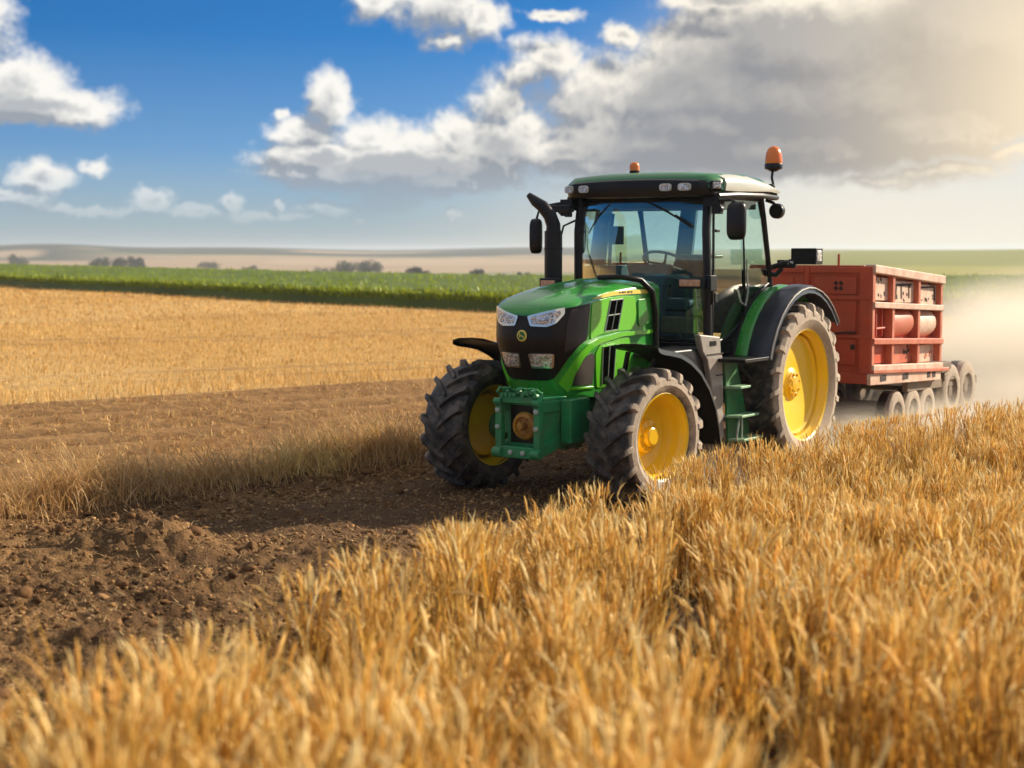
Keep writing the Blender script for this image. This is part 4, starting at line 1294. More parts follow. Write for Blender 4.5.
# ---- cab
CX0, CX1 = -1.60, -3.05     # front and rear
CW = .775
cabf = MB()
cabf.box((-2.30, 0, 1.36), (1.30, 1.50, .12)); cabf.box((-1.62, 0, 1.28), (.20, 1.50, .30))
cabf.box((-2.95, 0, 1.90), (.10, 1.50, .55))
for sg in (1, -1):
    cabf.tube([(-1.66, sg * .775, 1.36), (-1.625, sg * .785, 2.0), (-1.60, sg * .775, 2.60), (-1.66, sg * .76, 3.0)], [.050, .047, .046, .052], 10, flat=1.35)
    cabf.tube([(-3.18, sg * .775, 1.95), (-3.12, sg * .775, 2.25), (-2.98, sg * .775, 2.75), (-2.90, sg * .765, 3.0)], [.034, .034, .034, .042], 8)
    cabf.tube([(-1.72, sg * .77, 1.42), (-2.05, sg * .77, 1.45), (-2.45, sg * .77, 1.62), (-2.80, sg * .77, 1.92), (-3.14, sg * .77, 2.03)], .022, 8)
    cabf.tube([(-1.66, sg * .765, 2.93), (-2.3, sg * .77, 2.97), (-2.92, sg * .765, 2.96)], .035, 8)
cabf.tube([(-1.64, -.77, 2.90), (-1.60, 0, 2.93), (-1.64, .77, 2.90)], .04, 8)
cabf.tube([(-1.64, -.74, 1.44), (-1.58, 0, 1.46), (-1.64, .74, 1.44)], .035, 8)
cabf.tube([(-3.12, -.77, 2.15), (-3.12, .77, 2.15)], .035, 8); cabf.tube([(-2.93, -.77, 2.95), (-2.93, .77, 2.95)], .035, 8)
cab = cabf.build('cab_frame', 'black_plastic', T, bevel=.006)
# windscreen: gently bowed pane
def pane(nm, grid, th, mtl, off):
    mb = MB(); nU = len(grid); nV = len(grid[0]); vs = [p for r in grid for p in r]; o_ = Vector(off) * th
    vs2 = [tuple(Vector(p) + o_) for p in vs]; N = len(vs); fs = []
    for i in range(nU - 1):
        for j in range(nV - 1):
            a = i * nV + j; b_ = a + 1; c_ = a + nV + 1; d_ = a + nV; fs += [(a, b_, c_, d_), (N + d_, N + c_, N + b_, N + a)]
    return mb.add(vs + vs2, fs).build(nm, mtl, T, smooth=60)
ws = []
for i in range(13):
    u = i / 12; yy = -.745 + 1.49 * u; bow = .07 * (1 - (2 * u - 1) ** 2)
    ws.append([(-1.635 + bow, yy, 1.47), (-1.61 + bow, yy, 1.95), (-1.59 + bow, yy, 2.45), (-1.63 + bow, yy, 2.90)])
pane('windscreen', ws, .006, 'cab_glass', (-1, 0, 0))
for sg in (1, -1):
    gr_ = []
    for i in range(9):
        u = i / 8; xb = -1.72 - u * 1.40; xt = -1.72 - u * 1.16
        zb = float(np.interp(-xb, [1.72, 2.05, 2.45, 2.80, 3.14], [1.44, 1.47, 1.64, 1.94, 2.05]))
        gr_.append([(xb + (xt - xb) * k, sg * (.782 - .008 * k), zb + (2.95 - zb) * k) for k in (0, .33, .66, 1)])
    d_ = pane('door', gr_, .006, 'side_glass', (0, -sg, 0))
    MB().tube([(-1.70, sg * .80, 1.46), (-1.70, sg * .81, 2.2), (-1.71, sg * .80, 2.93)], .014, 6).tube([(-2.52, sg * .79, 1.66), (-2.42, sg * .79, 2.92)], .012, 6, mi=0).build('door_frame', 'black_plastic', d_)
    MB().tube([(-2.30, sg * .795, 1.98), (-2.36, sg * .81, 1.84), (-2.48, sg * .81, 1.80), (-2.56, sg * .80, 1.95), (-2.52, sg * .795, 2.3)], .010, 7).build('grab_handle', 'pale_metal', d_)
    MB().box((-1.80, sg * .80, 2.60), (.08, .03, .03)).build('door_hinge', 'black_plastic', d_, bevel=.005)
    MB().box((-1.78, sg * .80, 1.9), (.07, .03, .10)).build('door_hinge', 'black_plastic', d_, bevel=.005)
pane('rear_window', [[(-3.12, -.74 + 1.48 * u, 2.17), (-2.95, -.74 + 1.48 * u, 2.93)] for u in (0, .5, 1)], .006, 'cab_glass', (1, 0, 0))
# dark headliner and inner rear pillars seen through the glass
MB().box((-2.30, 0, 2.905), (1.20, 1.44, .12)).build('headliner', 'interior', cab)
MB().box((-3.01, -.20, 2.53), (.05, .20, .80), Matrix.Rotation(-.22, 3, 'Y')).build('window_bar', 'interior', cab)

# roof: rounded slab, black fascia with lamps, cream flank edge
def roof_ring(x, z0, z1, w, rr=.08):
    return [(p[0], p[1] * (.88 if p[1] < 0 else 1), p[2]) for p in [(x, -w + rr, z0), (x, -w, z0 + rr * .8), (x, -w + .01, z1 - rr), (x, -w + rr * 1.3, z1 - .015), (x, -w * .5, z1 + .012), (x, 0, z1 + .018), (x, w * .5, z1 + .012), (x, w - rr * 1.3, z1 - .015), (x, w - .01, z1 - rr), (x, w, z0 + rr * .8), (x, w - rr, z0)]]
rf = MB()
prof = [(-1.36, 2.99, 3.09, .78), (-1.40, 2.97, 3.14, .90), (-1.47, 2.96, 3.185, .955), (-1.65, 2.965, 3.205, .975), (-2.2, 2.985, 3.215, .98), (-2.7, 2.995, 3.18, .97), (-2.95, 2.99, 3.13, .945), (-3.08, 2.99, 3.09, .90), (-3.13, 3.0, 3.05, .82)]
rf.sweep([roof_ring(*p) for p in prof])
roof = rf.build('roof', 'roof_green', T, smooth=50)
# cream sides (the roof edge panels)
for sg in (1, -.88):
    rings = []
    for x, z0, z1, w_ in [(-1.62, 2.99, 3.175, .982), (-1.9, 2.99, 3.19, .988), (-2.3, 3.0, 3.185, .986), (-2.7, 3.01, 3.145, .976), (-2.95, 3.0, 3.10, .955), (-3.06, 3.0, 3.06, .925)]:
        rings.append([(x, sg * w_, z0 + .02), (x, sg * (w_ + .012), (z0 + z1) / 2), (x, sg * (w_ - .01), z1 - .04), (x, sg * (w_ - .10), z1), (x, sg * (w_ - .12), z1 - .03), (x, sg * (w_ - .05), z0 + .03)])
    MB().sweep(rings).build('roof_edge_panel', 'roof_cream', roof, smooth=50)
    MB().tube([(-1.50, sg * .95, 2.955), (-1.9, sg * .97, 2.975), (-2.5, sg * .965, 2.985), (-3.0, sg * .92, 2.975), (-3.12, sg * .80, 2.98)], .030, 8).build('roof_gutter', 'black_plastic', roof)
# fascia
rings = []
for i in range(25):
    u = i / 24; yy = -.82 + 1.75 * u; e = abs(2 * u - 1)
    x = -1.352 - .10 * max(0, (e - .82) / .18) ** 2 + .012 * (1 - e ** 2)
    zt = 3.135 - .03 * e ** 2 - (.03 * max(0, (e - .9) / .1)); zb = 2.955 + .01 * e ** 2
    rings.append([(x - .06, yy, zt + .012), (x + .005, yy, zt - .01), (x + .018, yy, (zt + zb) / 2), (x - .005, yy, zb), (x - .09, yy, zb - .012), (x - .12, yy, zb + .03)])
fas = MB().sweep(rings).build('roof_fascia', 'mask_black', roof, smooth=50)
for yy, w_ in ((-.735, .105), (-.55, .125), (.44, .145), (.66, .155)):
    pts = [(yy + math.copysign(abs(math.cos(a)) ** .6, math.cos(a)) * w_ / 2, 3.045 + math.copysign(abs(math.sin(a)) ** .6, math.sin(a)) * .040) for a in np.linspace(0, 2 * math.pi, 25)[:-1]]
    x_ = -1.348 - (.022 if abs(yy) > .75 else 0)
    l_ = MB().prism([(x_, a, b_) for a, b_ in pts], (.030, 0, 0)).build('roof_lamp', 'roof_cream', roof, bevel=.004)
    MB().prism([(x_ + .030, yy + (a - yy) * .80, 3.045 + (b_ - 3.045) * .74) for a, b_ in pts], (.006, 0, 0)).build('lens', 'lamp_glass' if yy < 2 else 'lamp_glass', l_, bevel=.002)
l_ = MB().box((-1.47, .935, 3.055), (.12, .12, .105), Matrix.Rotation(.75, 3, 'Z')).build('corner_lamp', 'mask_black', roof, bevel=.02)
MB().box((-1.435, .968, 3.057), (.075, .085, .07), Matrix.Rotation(.75, 3, 'Z')).build('lens', 'lamp_glass', l_, bevel=.012)
# beacons
b_ = MB().lathe([(0, 0), (.055, 0), (.055, .03), (.045, .035), (0, .035)], 20, (-1.75, -.17, 3.215), 'z').build('beacon', 'mask_black', T)
MB().lathe([(.052, 0), (.054, .05), (.044, .078), (.02, .09), (0, .092)], 20, (-1.75, -.17, 3.25), 'z').build('beacon_dome', 'amber_beacon' if 'amber_beacon' in MATS else 'orange_lens', b_, smooth=50)
b_ = MB().tube([(-3.05, .80, 3.03), (-3.12, .83, 3.10), (-3.13, .80, 3.20), (-3.15, .80, 3.28)], .016, 8).lathe([(0, 0), (.03, 0), (.065, .02), (.098, .03), (.102, .075), (.096, .09), (0, .09)], 24, (-3.17, .80, 3.27), 'z').box((-3.08, .82, 3.10), (.05, .05, .06)).build('beacon', 'mask_black', T, bevel=.004)
MB().lathe([(.094, 0), (.098, .03), (.088, .11), (.066, .165), (.03, .19), (0, .195)], 24, (-3.17, .80, 3.36), 'z').build('beacon_dome', 'orange_lens', b_, smooth=60)
# rear work light under the roof corner
b_ = MB().lathe([(0, 0), (.06, .0), (.085, .04), (.085, .10), (.07, .12), (0, .12)], 20, (-3.13, .90, 2.83), 'x').tube([(-2.98, .80, 2.95), (-3.05, .86, 2.92), (-3.06, .90, 2.86)], .02, 8).build('rear_work_light', 'mask_black', T, bevel=.004)
# pillar clutter
for sg in (1, -1):
    pc = MB()
    pc.box((-1.58, sg * .88, 2.90), (.16, .16, .10)); pc.box((-1.56, sg * .92, 2.83), (.08, .10, .12)); pc.tube([(-1.6, sg * .84, 2.92), (-1.50, sg * .98, 2.90), (-1.42, sg * 1.05, 2.88)], .022, 8)
    pc.lathe([(0, -.03), (.035, -.03), (.035, .03), (0, .03)], 12, (-1.54, sg * .96, 2.82), 'x')
    pc.build('roof_bracket', 'black_plastic', T, bevel=.008)
# mirrors
def mirror_(y, x, z0, z1, w_, rz):
    zc = (z0 + z1) / 2; hh = (z1 - z0) / 2
    pts = [(math.copysign(abs(math.cos(a)) ** .42, math.cos(a)) * w_ / 2, math.copysign(abs(math.sin(a)) ** .42, math.sin(a)) * hh) for a in np.linspace(0, 2 * math.pi, 29)[:-1]]
    Rm = Matrix.Rotation(rz, 3, 'Z'); c_ = Vector((x, y, zc))
    rings = []
    for dx, k in ((-.045, .90), (-.03, .98), (.0, 1.0), (.03, .90), (.045, .70)):
        rings.append([tuple(c_ + Rm @ Vector((dx, a * k, b2 * k))) for a, b2 in pts])
    o = MB().sweep(rings).build('mirror', 'mask_black', T, smooth=50)
    MB().prism([tuple(c_ + Rm @ Vector((-.0455, a * .84, b2 * .84))) for a, b2 in pts], tuple(Rm @ Vector((-.003, 0, 0)))).build('mirror_glass', 'mirror_glass', o)
    return o
mo = mirror_(1.27, -1.28, 2.50, 2.88, .21, R_(-8))
MB().tube([(-1.45, 1.02, 2.90), (-1.30, 1.20, 2.90), (-1.29, 1.27, 2.87)], .014, 8).build('mirror_arm', 'black_plastic', mo)
mo = mirror_(-1.13, -1.28, 2.36, 2.74, .14, R_(14))
MB().tube([(-1.60, -.80, 2.84), (-1.40, -.93, 2.86), (-1.33, -1.12, 2.83), (-1.30, -1.13, 2.74)], .014, 8).build('mirror_arm', 'black_plastic', mo)
ca = MB().box((-1.40, -.88, 2.845), (.10, .28, .075)).box((-1.42, -.80, 2.79), (.08, .06, .07)).build('arm_bracket', 'black_plastic', T, bevel=.01)
MB().tube([(-1.55, -.79, 2.72), (-1.42, -.86, 2.66), (-1.36, -.90, 2.40), (-1.25, -.86, 2.05), (-1.20, -.80, 1.95)], .012, 8).build('grab_rail', 'black_plastic', T)
# side marker lamps
for sg in (1,):
    o = MB().box((-1.42, .72, 2.055), (.06, .30, .105)).box((-1.50, .88, 2.06), (.14, .08, .16)).tube([(-1.52, .88, 2.14), (-1.5, .90, 1.92), (-1.53, .88, 1.84)], .02, 8).build('marker_lamp', 'black_plastic', T, bevel=.01)
    MB().box((-1.385, .70, 2.06), (.02, .24, .072)).build('lens', 'amber_lens', o, bevel=.008)
o = MB().box((-.62, -.52, 2.06), (.08, .22, .10)).build('marker_lamp', 'black_plastic', T, bevel=.012)
MB().box((-.575, -.52, 2.055), (.02, .17, .065)).build('lens', 'amber_lens', o, bevel=.008)
# black rail hugging the rear of the hood
MB().tube([(-.55, .10, 2.125), (-.58, .35, 2.13), (-.76, .47, 2.10), (-.95, .50, 1.98), (-1.02, .50, 1.75), (-1.04, .50, 1.42)], [.026, .028, .030, .032, .032, .032], 10).build('hood_rail', 'mask_black', T, smooth=50)
# exhaust
ex = MB().tube([(-.90, -.66, 1.90), (-.90, -.66, 2.60)], .094, 18).tube([(-.90, -.66, 2.58), (-.90, -.66, 2.66), (-.88, -.69, 2.76), (-.84, -.76, 2.86), (-.83, -.84, 2.91), (-.82, -.92, 2.98)], [.080, .076, .072, .066, .056, .030], 14).build('exhaust_pipe', 'black_plastic', T, smooth=40)
MB().tube([(-.90, -.66, 2.40), (-.90, -.66, 2.42)], .099, 18).tube([(-.90, -.66, 2.02), (-.90, -.66, 2.05)], .099, 18).build('pipe_clamp', 'mask_black', ex)
# wipers
MB().tube([(-1.55, .12, 2.90), (-1.535, .35, 2.80), (-1.54, .62, 2.65)], [.010, .012, .006], 7).bar((-1.54, .44, 2.76), (-1.535, .64, 2.64), .012, .03).build('wiper', 'mask_black', T)
MB().tube([(-1.58, -.36, 2.90), (-1.57, -.52, 2.76), (-1.58, -.64, 2.58)], [.008, .008, .005], 7).build('wiper', 'mask_black', T)
# rear light box on its arm
lb = MB().box((-3.32, 1.15, 2.33), (.20, .30, .18)).tube([(-3.14, .78, 2.20), (-3.20, .86, 2.23), (-3.25, 1.06, 2.29)], .032, 8).tube([(-3.14, .78, 2.14), (-3.18, .84, 2.12), (-3.22, .90, 2.20)], .03, 8).box((-3.23, .95, 2.245), (.05, .22, .09)).build('rear_light_box', 'mask_black', T, bevel=.02)
MB().box((-3.30, 1.303, 2.335), (.13, .02, .12)).build('lens', 'lamp_glass', lb, bevel=.008)
wm = MB()
for k, (yy, l) in enumerate(((.90, .028), (.935, .018), (.965, .035), (1.01, .02), (1.03, .012))):
    wm.box((-3.203, yy, 2.262 + .004 * (k % 2)), (.004, l, .022 + .008 * (k % 3)))
wm.build('light_mark', 'white_mark', lb)
# interior
se = MB().box((-2.48, 0, 1.80), (.50, .50, .14)).box((-2.45, 0, 1.58), (.36, .36, .32)).build('seat', 'seat_fabric', T, bevel=.05, seg=3)
MB().sweep([[( -2.72 - .05 * k - .05, -w_, 1.85 + k * .50), (-2.72 - .05 * k + .06, -w_ * .8, 1.85 + k * .50), (-2.72 - .05 * k + .06, w_ * .8, 1.85 + k * .50), (-2.72 - .05 * k - .05, w_, 1.85 + k * .50)] for k, w_ in ((0, .26), (.4, .27), (.8, .25), (1, .18))]).build('backrest', 'seat_fabric', se, bevel=.04, seg=3)
for sg in (1, -1): MB().box((-2.42, sg * .32, 2.02), (.40, .09, .07)).build('armrest', 'seat_fabric', se, bevel=.025)
# steering column, wheel, dash
sw = MB().sweep([[ (-1.72 - .10, -.17, 1.5), (-1.72 + .06, -.17, 1.5), (-1.72 + .06, .17, 1.5), (-1.72 - .10, .17, 1.5)], [(-1.84, -.20, 2.0), (-1.70, -.20, 2.05), (-1.70, .22, 2.05), (-1.84, .22, 2.0)], [(-1.93, -.26, 2.16), (-1.76, -.28, 2.26), (-1.76, .30, 2.26), (-1.93, .28, 2.16)]]).build('dashboard', 'interior', T, bevel=.03)
stw = MB()
tilt = Matrix.Rotation(R_(-28), 3, 'Y'); cw_ = Vector((-2.03, .06, 2.27))
ring = [cw_ + tilt @ Vector((.24 * math.cos(a), .24 * math.sin(a), 0)) for a in np.linspace(0, 2 * math.pi, 37)]
stw.tube(ring, .016, 8, caps=False)
for a in (0.5, 2.6, 4.7): stw.tube([cw_ + tilt @ Vector((.21 * math.cos(a), .21 * math.sin(a), 0)), cw_ + tilt @ Vector((0, 0, -.03))], .014, 6)
stw.tube([cw_ + tilt @ Vector((0, 0, -.02)), (-1.86, .04, 2.10)], .03, 8)
stw.build('steering_wheel', 'interior', T)
MB().box((-2.15, -.52, 1.95), (.62, .28, .56)).box((-2.1, -.60, 2.15), (.08, .20, .16)).tube([(-1.95, -.60, 2.0), (-1.98, -.6, 2.55), (-2.0, -.58, 2.80)], .022, 8).box((-1.98, -.52, 2.56), (.05, .16, .20)).tube([(-2.2, -.5, 2.05), (-2.16, -.48, 2.24)], .016, 6).build('side_console', 'interior', T, bevel=.02)
MB().tube([(-2.38, .36, 1.58), (-2.05, .42, 1.74), (-1.80, .48, 1.72)], [.06, .07, .045], 10).box((-1.78, .30, 1.60), (.10, .55, .18)).build('floor_bolster', 'interior_tan', T, bevel=.02)
MB().tube([(-1.88, .35, 1.42), (-1.80, .34, 1.62)], .015, 6).box((-1.79, .34, 1.63), (.03, .09, .11)).build('pedal', 'pale_metal', T)
MB().box((-2.95, 0, 1.72), (.30, 1.20, .50)).build('rear_cab_wall', 'interior_tan', T, bevel=.03)
MB().tube([(-2.30, .40, 2.08), (-2.25, .40, 2.26), (-2.36, .42, 2.33), (-2.62, .44, 2.33)], .022, 8).build('grab_bar', 'mask_black', T, smooth=50)
# rear linkage
rl = MB()
for sg in (1, -1):
    rl.bar((-3.4, sg * .30, .55), (-4.15, sg * .38, .50), .05, .08); rl.bar((-3.5, sg * .3, 1.25), (-3.95, sg * .36, .56), .04, .04)
rl.box((-3.9, 0, .42), (.9, .12, .06)); rl.box((-3.5, 0, 1.1), (.30, .6, .4))
rl.build('rear_linkage', 'black_plastic', T, bevel=.008)

# ================================================================== TRAILER
TRL = empty('trailer', TO + TF * -6.4, TRZ)
tag(TRL, 'rusty red box trailer on small dusty wheels hitched behind the tractor', 'trailer')
ox = 6.4   # shift from tractor axes to trailer axes
XF, XR, YL, YR = -5.16 + ox, -7.68 + ox, 1.20, -.42
def zt(x): return 2.215 + (x - XF) * .068       # the top edge drops towards the rear
ZB = .90
body = MB()
inY = YL - .10
body.prism([(XF, YR, ZB), (XF, YR, zt(XF)), (XR, YR, zt(XR)), (XR, YR, ZB)], (0, inY - YR, 0))
body = body.build('box_body', 'trailer_red', TRL, bevel=.01)
fa = MB()
xo = XF
# front wall: border ribs and two raised panels, side by side
for y0, y1 in ((YR + .02, .33), (.40, YL - .04)):
    fa.box((xo + .012, (y0 + y1) / 2, 2.155), (.03, y1 - y0, .07))
    for z0, z1 in ((1.86, 2.07), (1.38, 1.80), (1.0, 1.32)):
        fa.box((xo + .010, (y0 + y1) / 2 - .04, (z0 + z1) / 2), (.028, (y1 - y0) - .22, z1 - z0))
fa.box((xo + .018, YL - .07, 1.55), (.04, .14, 1.30)); fa.box((xo + .012, .365, 1.55), (.04, .06, 1.28)); fa.box((xo + .018, YR + .05, 1.55), (.04, .10, 1.30))
fa.box((xo + .02, .39, 1.82), (.05, 1.62, .05)); fa.box((xo + .02, .39, 1.345), (.05, 1.62, .045))
fa.build('front_wall', 'trailer_red', body, bevel=.008)
em = MB()
for a in range(4): em.box((xo + .028, .78 + .045 * math.cos(a * math.pi / 2 + .78), 1.965 + .045 * math.sin(a * math.pi / 2 + .78)), (.012, .04, .04), Matrix.Rotation(.78, 3, 'X'))
em.build('emblem', 'rust_dark', body)
MB().tube([(xo - .02, .76, 2.15), (xo - .02, .76, 2.35)], .016, 8).build('marker_post', 'trailer_red', body)
MB().tube([(xo + .05, .75, 1.38), (xo + .08, .90, 1.40), (xo + .05, 1.02, 1.40)], .012, 6).box((xo + .03, .98, 1.22), (.03, .05, .06)).build('latch', 'rust_dark', body)
# left side frame
PX = [XF - .03, XF - .70, XF - 1.62, XR + .04]
for x in PX: MB().box((x, YL - .04, (ZB + zt(x)) / 2), (.085, .12, zt(x) - ZB - .02)).build('side_post', 'trailer_pink', TRL, bevel=.01)
def rail(z_f, h, d=.13, y=YL - .03, nm=None, x0=XF, x1=XR, slope=.045):
    zf, zr = z_f, z_f - slope * (x0 - x1)
    return [(x0, y - d / 2, zf), (x1, y - d / 2, zr), (x1, y - d / 2, zr + h), (x0, y - d / 2, zf + h)]
top = MB().prism([(XF + .01, YL - .09, zt(XF) - .09), (XR - .02, YL - .09, zt(XR) - .10), (XR - .02, YL - .09, zt(XR) + .01), (XF + .01, YL - .09, zt(XF) + .01)], (0, .14, 0)).build('top_rail', 'trailer_pale', TRL, bevel=.012)
for z_f in (1.70, 1.255, .93):
    MB().prism(rail(z_f, .075), (0, .14, 0)).build('side_rail', 'trailer_pale' if z_f != 1.255 else 'trailer_pink', TRL, bevel=.01)
# top row: pale chipped doors
cells = [(PX[0] - .045, PX[1] + .045), (PX[1] - .045, PX[2] + .045), (PX[2] - .045, PX[3] + .045)]
for i, (a, b_) in enumerate(cells):
    zz0 = 1.79 - .05 * i; zz1 = zt(b_) - .12
    o = MB().prism([(a, YL - .085, zz0), (b_, YL - .085, zz0 - .02), (b_, YL - .085, zz1), (a, YL - .085, zz1 + .03)], (0, .04, 0)).build('side_door', 'trailer_pale', TRL, bevel=.008)
    ck = MB(); rn = random.Random(20 + i)
    def plate(cx_, cz_, w_, h_, rot):
        ck.box((cx_, YL - .043, cz_), (w_, .006, h_), Matrix.Rotation(rot, 3, 'Y'))
    W_ = a - b_
    if i == 1:
        for f in (.22, .45, .78): plate(a - W_ * f, (zz0 + zz1) / 2, .045, zz1 - zz0 - .08, rn.uniform(-.25, .25))
        plate((a + b_) / 2, zz1 - .03, W_ * .8, .03, 0)
    if i == 2: plate(b_ + .08, (zz0 + zz1) / 2, .06, zz1 - zz0 - .05, .05); plate((a + b_) / 2, zz1 - .02, W_ * .8, .025, 0)
    for k in range(10 if i != 1 else 7):
        plate(a - W_ * rn.uniform(.25, .85), zz0 + rn.choice([.05, .08, .22, .26]) + rn.uniform(-.03, .03), rn.uniform(.015, .06), rn.uniform(.012, .04), rn.uniform(-.8, .8))
    ck.build('rust_patch', 'rust_dark', o, bevel=.003)
# middle row: rounded tanks behind the frame, first bay is a dark red recess with pipes
for i, (a, b_) in enumerate(cells):
    z0, z1 = 1.335 - .04 * i, 1.695 - .045 * i
    if i == 0:
        o = MB().tube([(a - .16, YL - .05, z0), (a - .16, YL - .05, z1)], .03, 10).tube([(a - .42, YL - .06, z0), (a - .42, YL - .06, z1)], .018, 8).tube([(a - .05, YL - .05, z0 + .1), (b_ + .05, YL - .05, z0 + .1)], .016, 8).build('side_pipe', 'trailer_red', TRL)
    else:
        zc = (z0 + z1) / 2; rr_ = (z1 - z0) / 2
        rings = []
        for k in range(11):
            u = k / 10; x = a + (b_ - a) * u; sh = rr_ * (1 - .25 * max(0, (u - .72) / .28) ** 2)
            rings.append([(x, YL - .13 + sh * .75 * math.cos(t_), zc + sh * math.sin(t_)) for t_ in np.linspace(-math.pi / 2, math.pi / 2, 13)] + [(x, YL - .16, zc + sh), (x, YL - .16, zc - sh)])
        MB().sweep(rings).build('side_tank', 'trailer_pink' if i == 1 else 'trailer_pale', TRL, smooth=50)
# bottom row
for i, (a, b_) in enumerate(cells):
    z0, z1 = 1.01 - .04 * i, 1.25 - .045 * i
    o = MB().prism([(a, YL - .095, z0), (b_, YL - .095, z0 - .02), (b_, YL - .095, z1 - .02), (a, YL - .095, z1)], (0, .03, 0)).build('lower_panel', ['trailer_red', 'trailer_pink', 'trailer_pale'][i], TRL, bevel=.006)
    if i:
        ck = MB(); rn = random.Random(60 + i)
        for k in range(7): ck.box((b_ + .12 + rn.uniform(-.05, .22), YL - .062, (z0 + z1) / 2 + rn.uniform(-.09, .08)), (rn.uniform(.02, .07), .006, rn.uniform(.02, .06)), Matrix.Rotation(rn.uniform(-1, 1), 3, 'Y'))
        ck.build('rust_patch', 'rust_dark' if i == 1 else 'trailer_pink', o, bevel=.003)
# chassis with slotted side member
cs = MB().prism([(XF + .02, YR + .1, .77), (XR - .05, YR + .1, .67), (XR - .05, YR + .1, .82), (XF + .02, YR + .1, .905)], (0, YL - YR - .14, 0)).build('chassis', 'trailer_red', TRL, bevel=.008)
sm = MB().prism([(XF + .02, YL - .04, .755), (XR - .02, YL - .04, .655), (XR - .02, YL - .04, .815), (XF + .02, YL - .04, .90)], (0, .05, 0)).build('side_member', 'trailer_pale', TRL, bevel=.01)
for x in (XF - .40, XF - 1.18, XF - 2.05, XF - 2.25):
    MB().box((x, YL + .012, .835 + (x - XF) * .038), (.20 if x > XF - 2 else .12, .006, .075)).build('slot', 'rust_dark', sm)
# tail beam and rear frame
MB().prism(rail(.90, .05, x1=XR - .25, slope=.05), (0, .14, 0)).build('bumper_rail', 'trailer_pink', TRL, bevel=.01)
rfm = MB()
for yy in (YL - .12, YR + .12):
    rfm.bar((XR + 1.0, yy, .62), (XR - 1.75, yy, .55), .08, .12)
rfm.box((XR - .6, .4, .66), (.5, 1.5, .10)); rfm.box((XR - 1.7, .4, .55), (.08, 1.5, .12))
rfm.box((XR - .35, .4, .80), (.55, 1.5, .14))
rfm.build('rear_frame', 'dusty_steel', TRL, bevel=.01)
def twheel(x, y, z, R, W):
    o = MB().lathe([(R * .56, -W / 2), (R * .62, -W / 2 - .005), (R * .85, -W * .52), (R * .98, -W * .42), (R, -W * .2), (R, W * .2), (R * .98, W * .42), (R * .85, W * .52), (R * .62, W / 2 + .005), (R * .56, W / 2)], 36, closed=True).build('wheel', 'tyre_trailer', TRL, smooth=40)
    o.location = (x, y, z)
    if y < 0: o.rotation_euler = (0, 0, math.pi)
    MB().lathe([(R * .57, -W * .45), (R * .60, W * .50), (R * .54, W * .52), (R * .50, W * .30), (R * .22, W * .18), (R * .20, W * .40), (0, W * .42), (0, -W * .3), (R * .5, -W * .35)], 30, closed=False).build('rim', 'dusty_steel', o, smooth=30)
for x in (-6.34, -6.92, -7.48):
    for y in (1.02, -.25): twheel(x + ox, y, .30, .295, .20)
for x in (-8.36, -9.02):
    for y in (1.02, -.25): twheel(x + ox, y, .46, .37, .26)
axm = MB()
for x, z in ((-6.34, .3), (-6.92, .3), (-7.48, .3), (-8.36, .46), (-9.02, .46)): axm.tube([(x + ox, -.2, z), (x + ox, .98, z)], .045, 8)
axm.build('axle', 'dusty_steel', TRL)
MB().bar((XF + .02, .35, .70), (XF + 1.15, .02, .48), .10, .10).bar((XF + .02, -.1, .70), (XF + 1.10, -.02, .48), .10, .10).lathe([(.04, -.02), (.08, -.02), (.08, .02), (.04, .02)], 16, (XF + 1.20, 0, .48), 'z', closed=True).build('drawbar', 'trailer_red', TRL, bevel=.01)

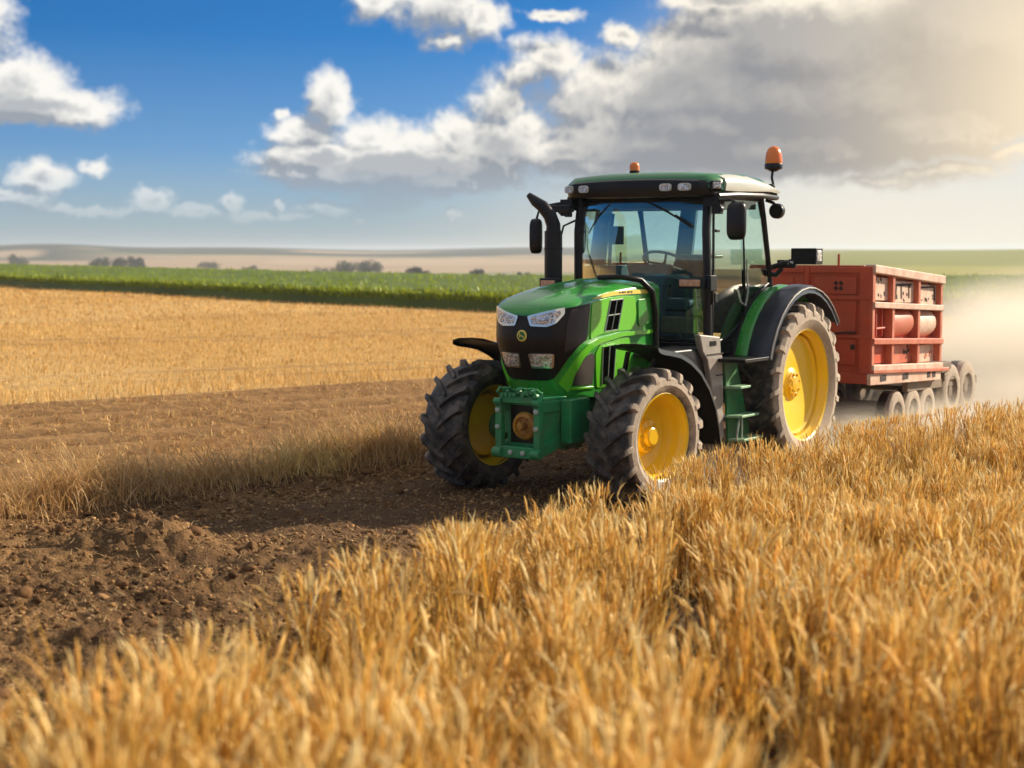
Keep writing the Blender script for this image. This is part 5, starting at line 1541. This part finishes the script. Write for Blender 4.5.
# ================================================================== DUST AND HAZE
def volume_mat(name, build_density, color, aniso):
    m = bpy.data.materials.new(name); m.use_nodes = True; t = NT(m.node_tree)
    t.n.remove(t.n['Principled BSDF'])
    pv = t.n.new('ShaderNodeVolumePrincipled')
    pv.inputs['Color'].default_value = tuple(color) + (1,); pv.inputs['Anisotropy'].default_value = aniso
    t.put(pv.inputs['Density'], build_density(t))
    t.l.new(pv.outputs[0], t.n['Material Output'].inputs['Volume'])
    MATS[name] = m
    return m


def dens(t):
    pos = t.n.new('ShaderNodeNewGeometry').outputs['Position']
    n1 = t.noise(pos, .55, 4, .6); n2 = t.noise(pos, 1.9, 2, .6)
    tot = None
    # centre x, y, z, radii, strength
    for cx_, cy_, cz_, rx, ry, rz, st_ in DUST:
        v = t.vmath('MULTIPLY', t.vmath('SUBTRACT', pos, (cx_, cy_, cz_)), (1 / rx, 1 / ry, 1 / rz))
        f = t.maprange(t.vmath('LENGTH', v), 1.0, .15, 0, st_, True)
        tot = f if tot is None else t.math('ADD', tot, f)
    k = t.maprange(t.math('ADD', t.math('MULTIPLY', n1, .75), t.math('MULTIPLY', n2, .25)), .36, .64, .05, 1.9)
    return t.math('MULTIPLY', tot, k)


DUST = [(9.5, 26, .2, 4.8, 5.4, 2.2, .55), (14.0, 31, .3, 8, 8, 2.3, .60), (5.4, 20.9, .0, 2.4, 2.2, .62, 1.5), (3.7, 18.3, .05, 1.5, 1.5, .65, 1.1), (10.8, 26.5, .1, 5, 5, 1.6, 1.0), (1.9, 16.4, .0, .9, .9, .45, .7), (17, 35, .4, 6, 5, 2.4, .5), (8.0, 22.4, 0, 3.6, 2.8, .85, 1.4), (12, 24.5, 0, 5, 4, 1.0, .7)]
volume_mat('dust_air', dens, (1.0, .945, .82), .1)
dm = MB().box((11.5, 27.0, 2.35), (21.0, 25.0, 5.0))
d_ = dm.build('dust_cloud', 'dust_air'); tag(d_, 'pale dust billowing up behind the tractor and trailer wheels', 'dust', kind='stuff')

HAZE = .00022
volume_mat('haze_air', lambda t: HAZE, (.80, .87, .95), .2)
hz_ = MB().box((0, 0, .25), (9700, 9700, 26.0)).build('haze', 'haze_air'); tag(hz_, 'thin haze over the far fields', 'haze', kind='stuff')
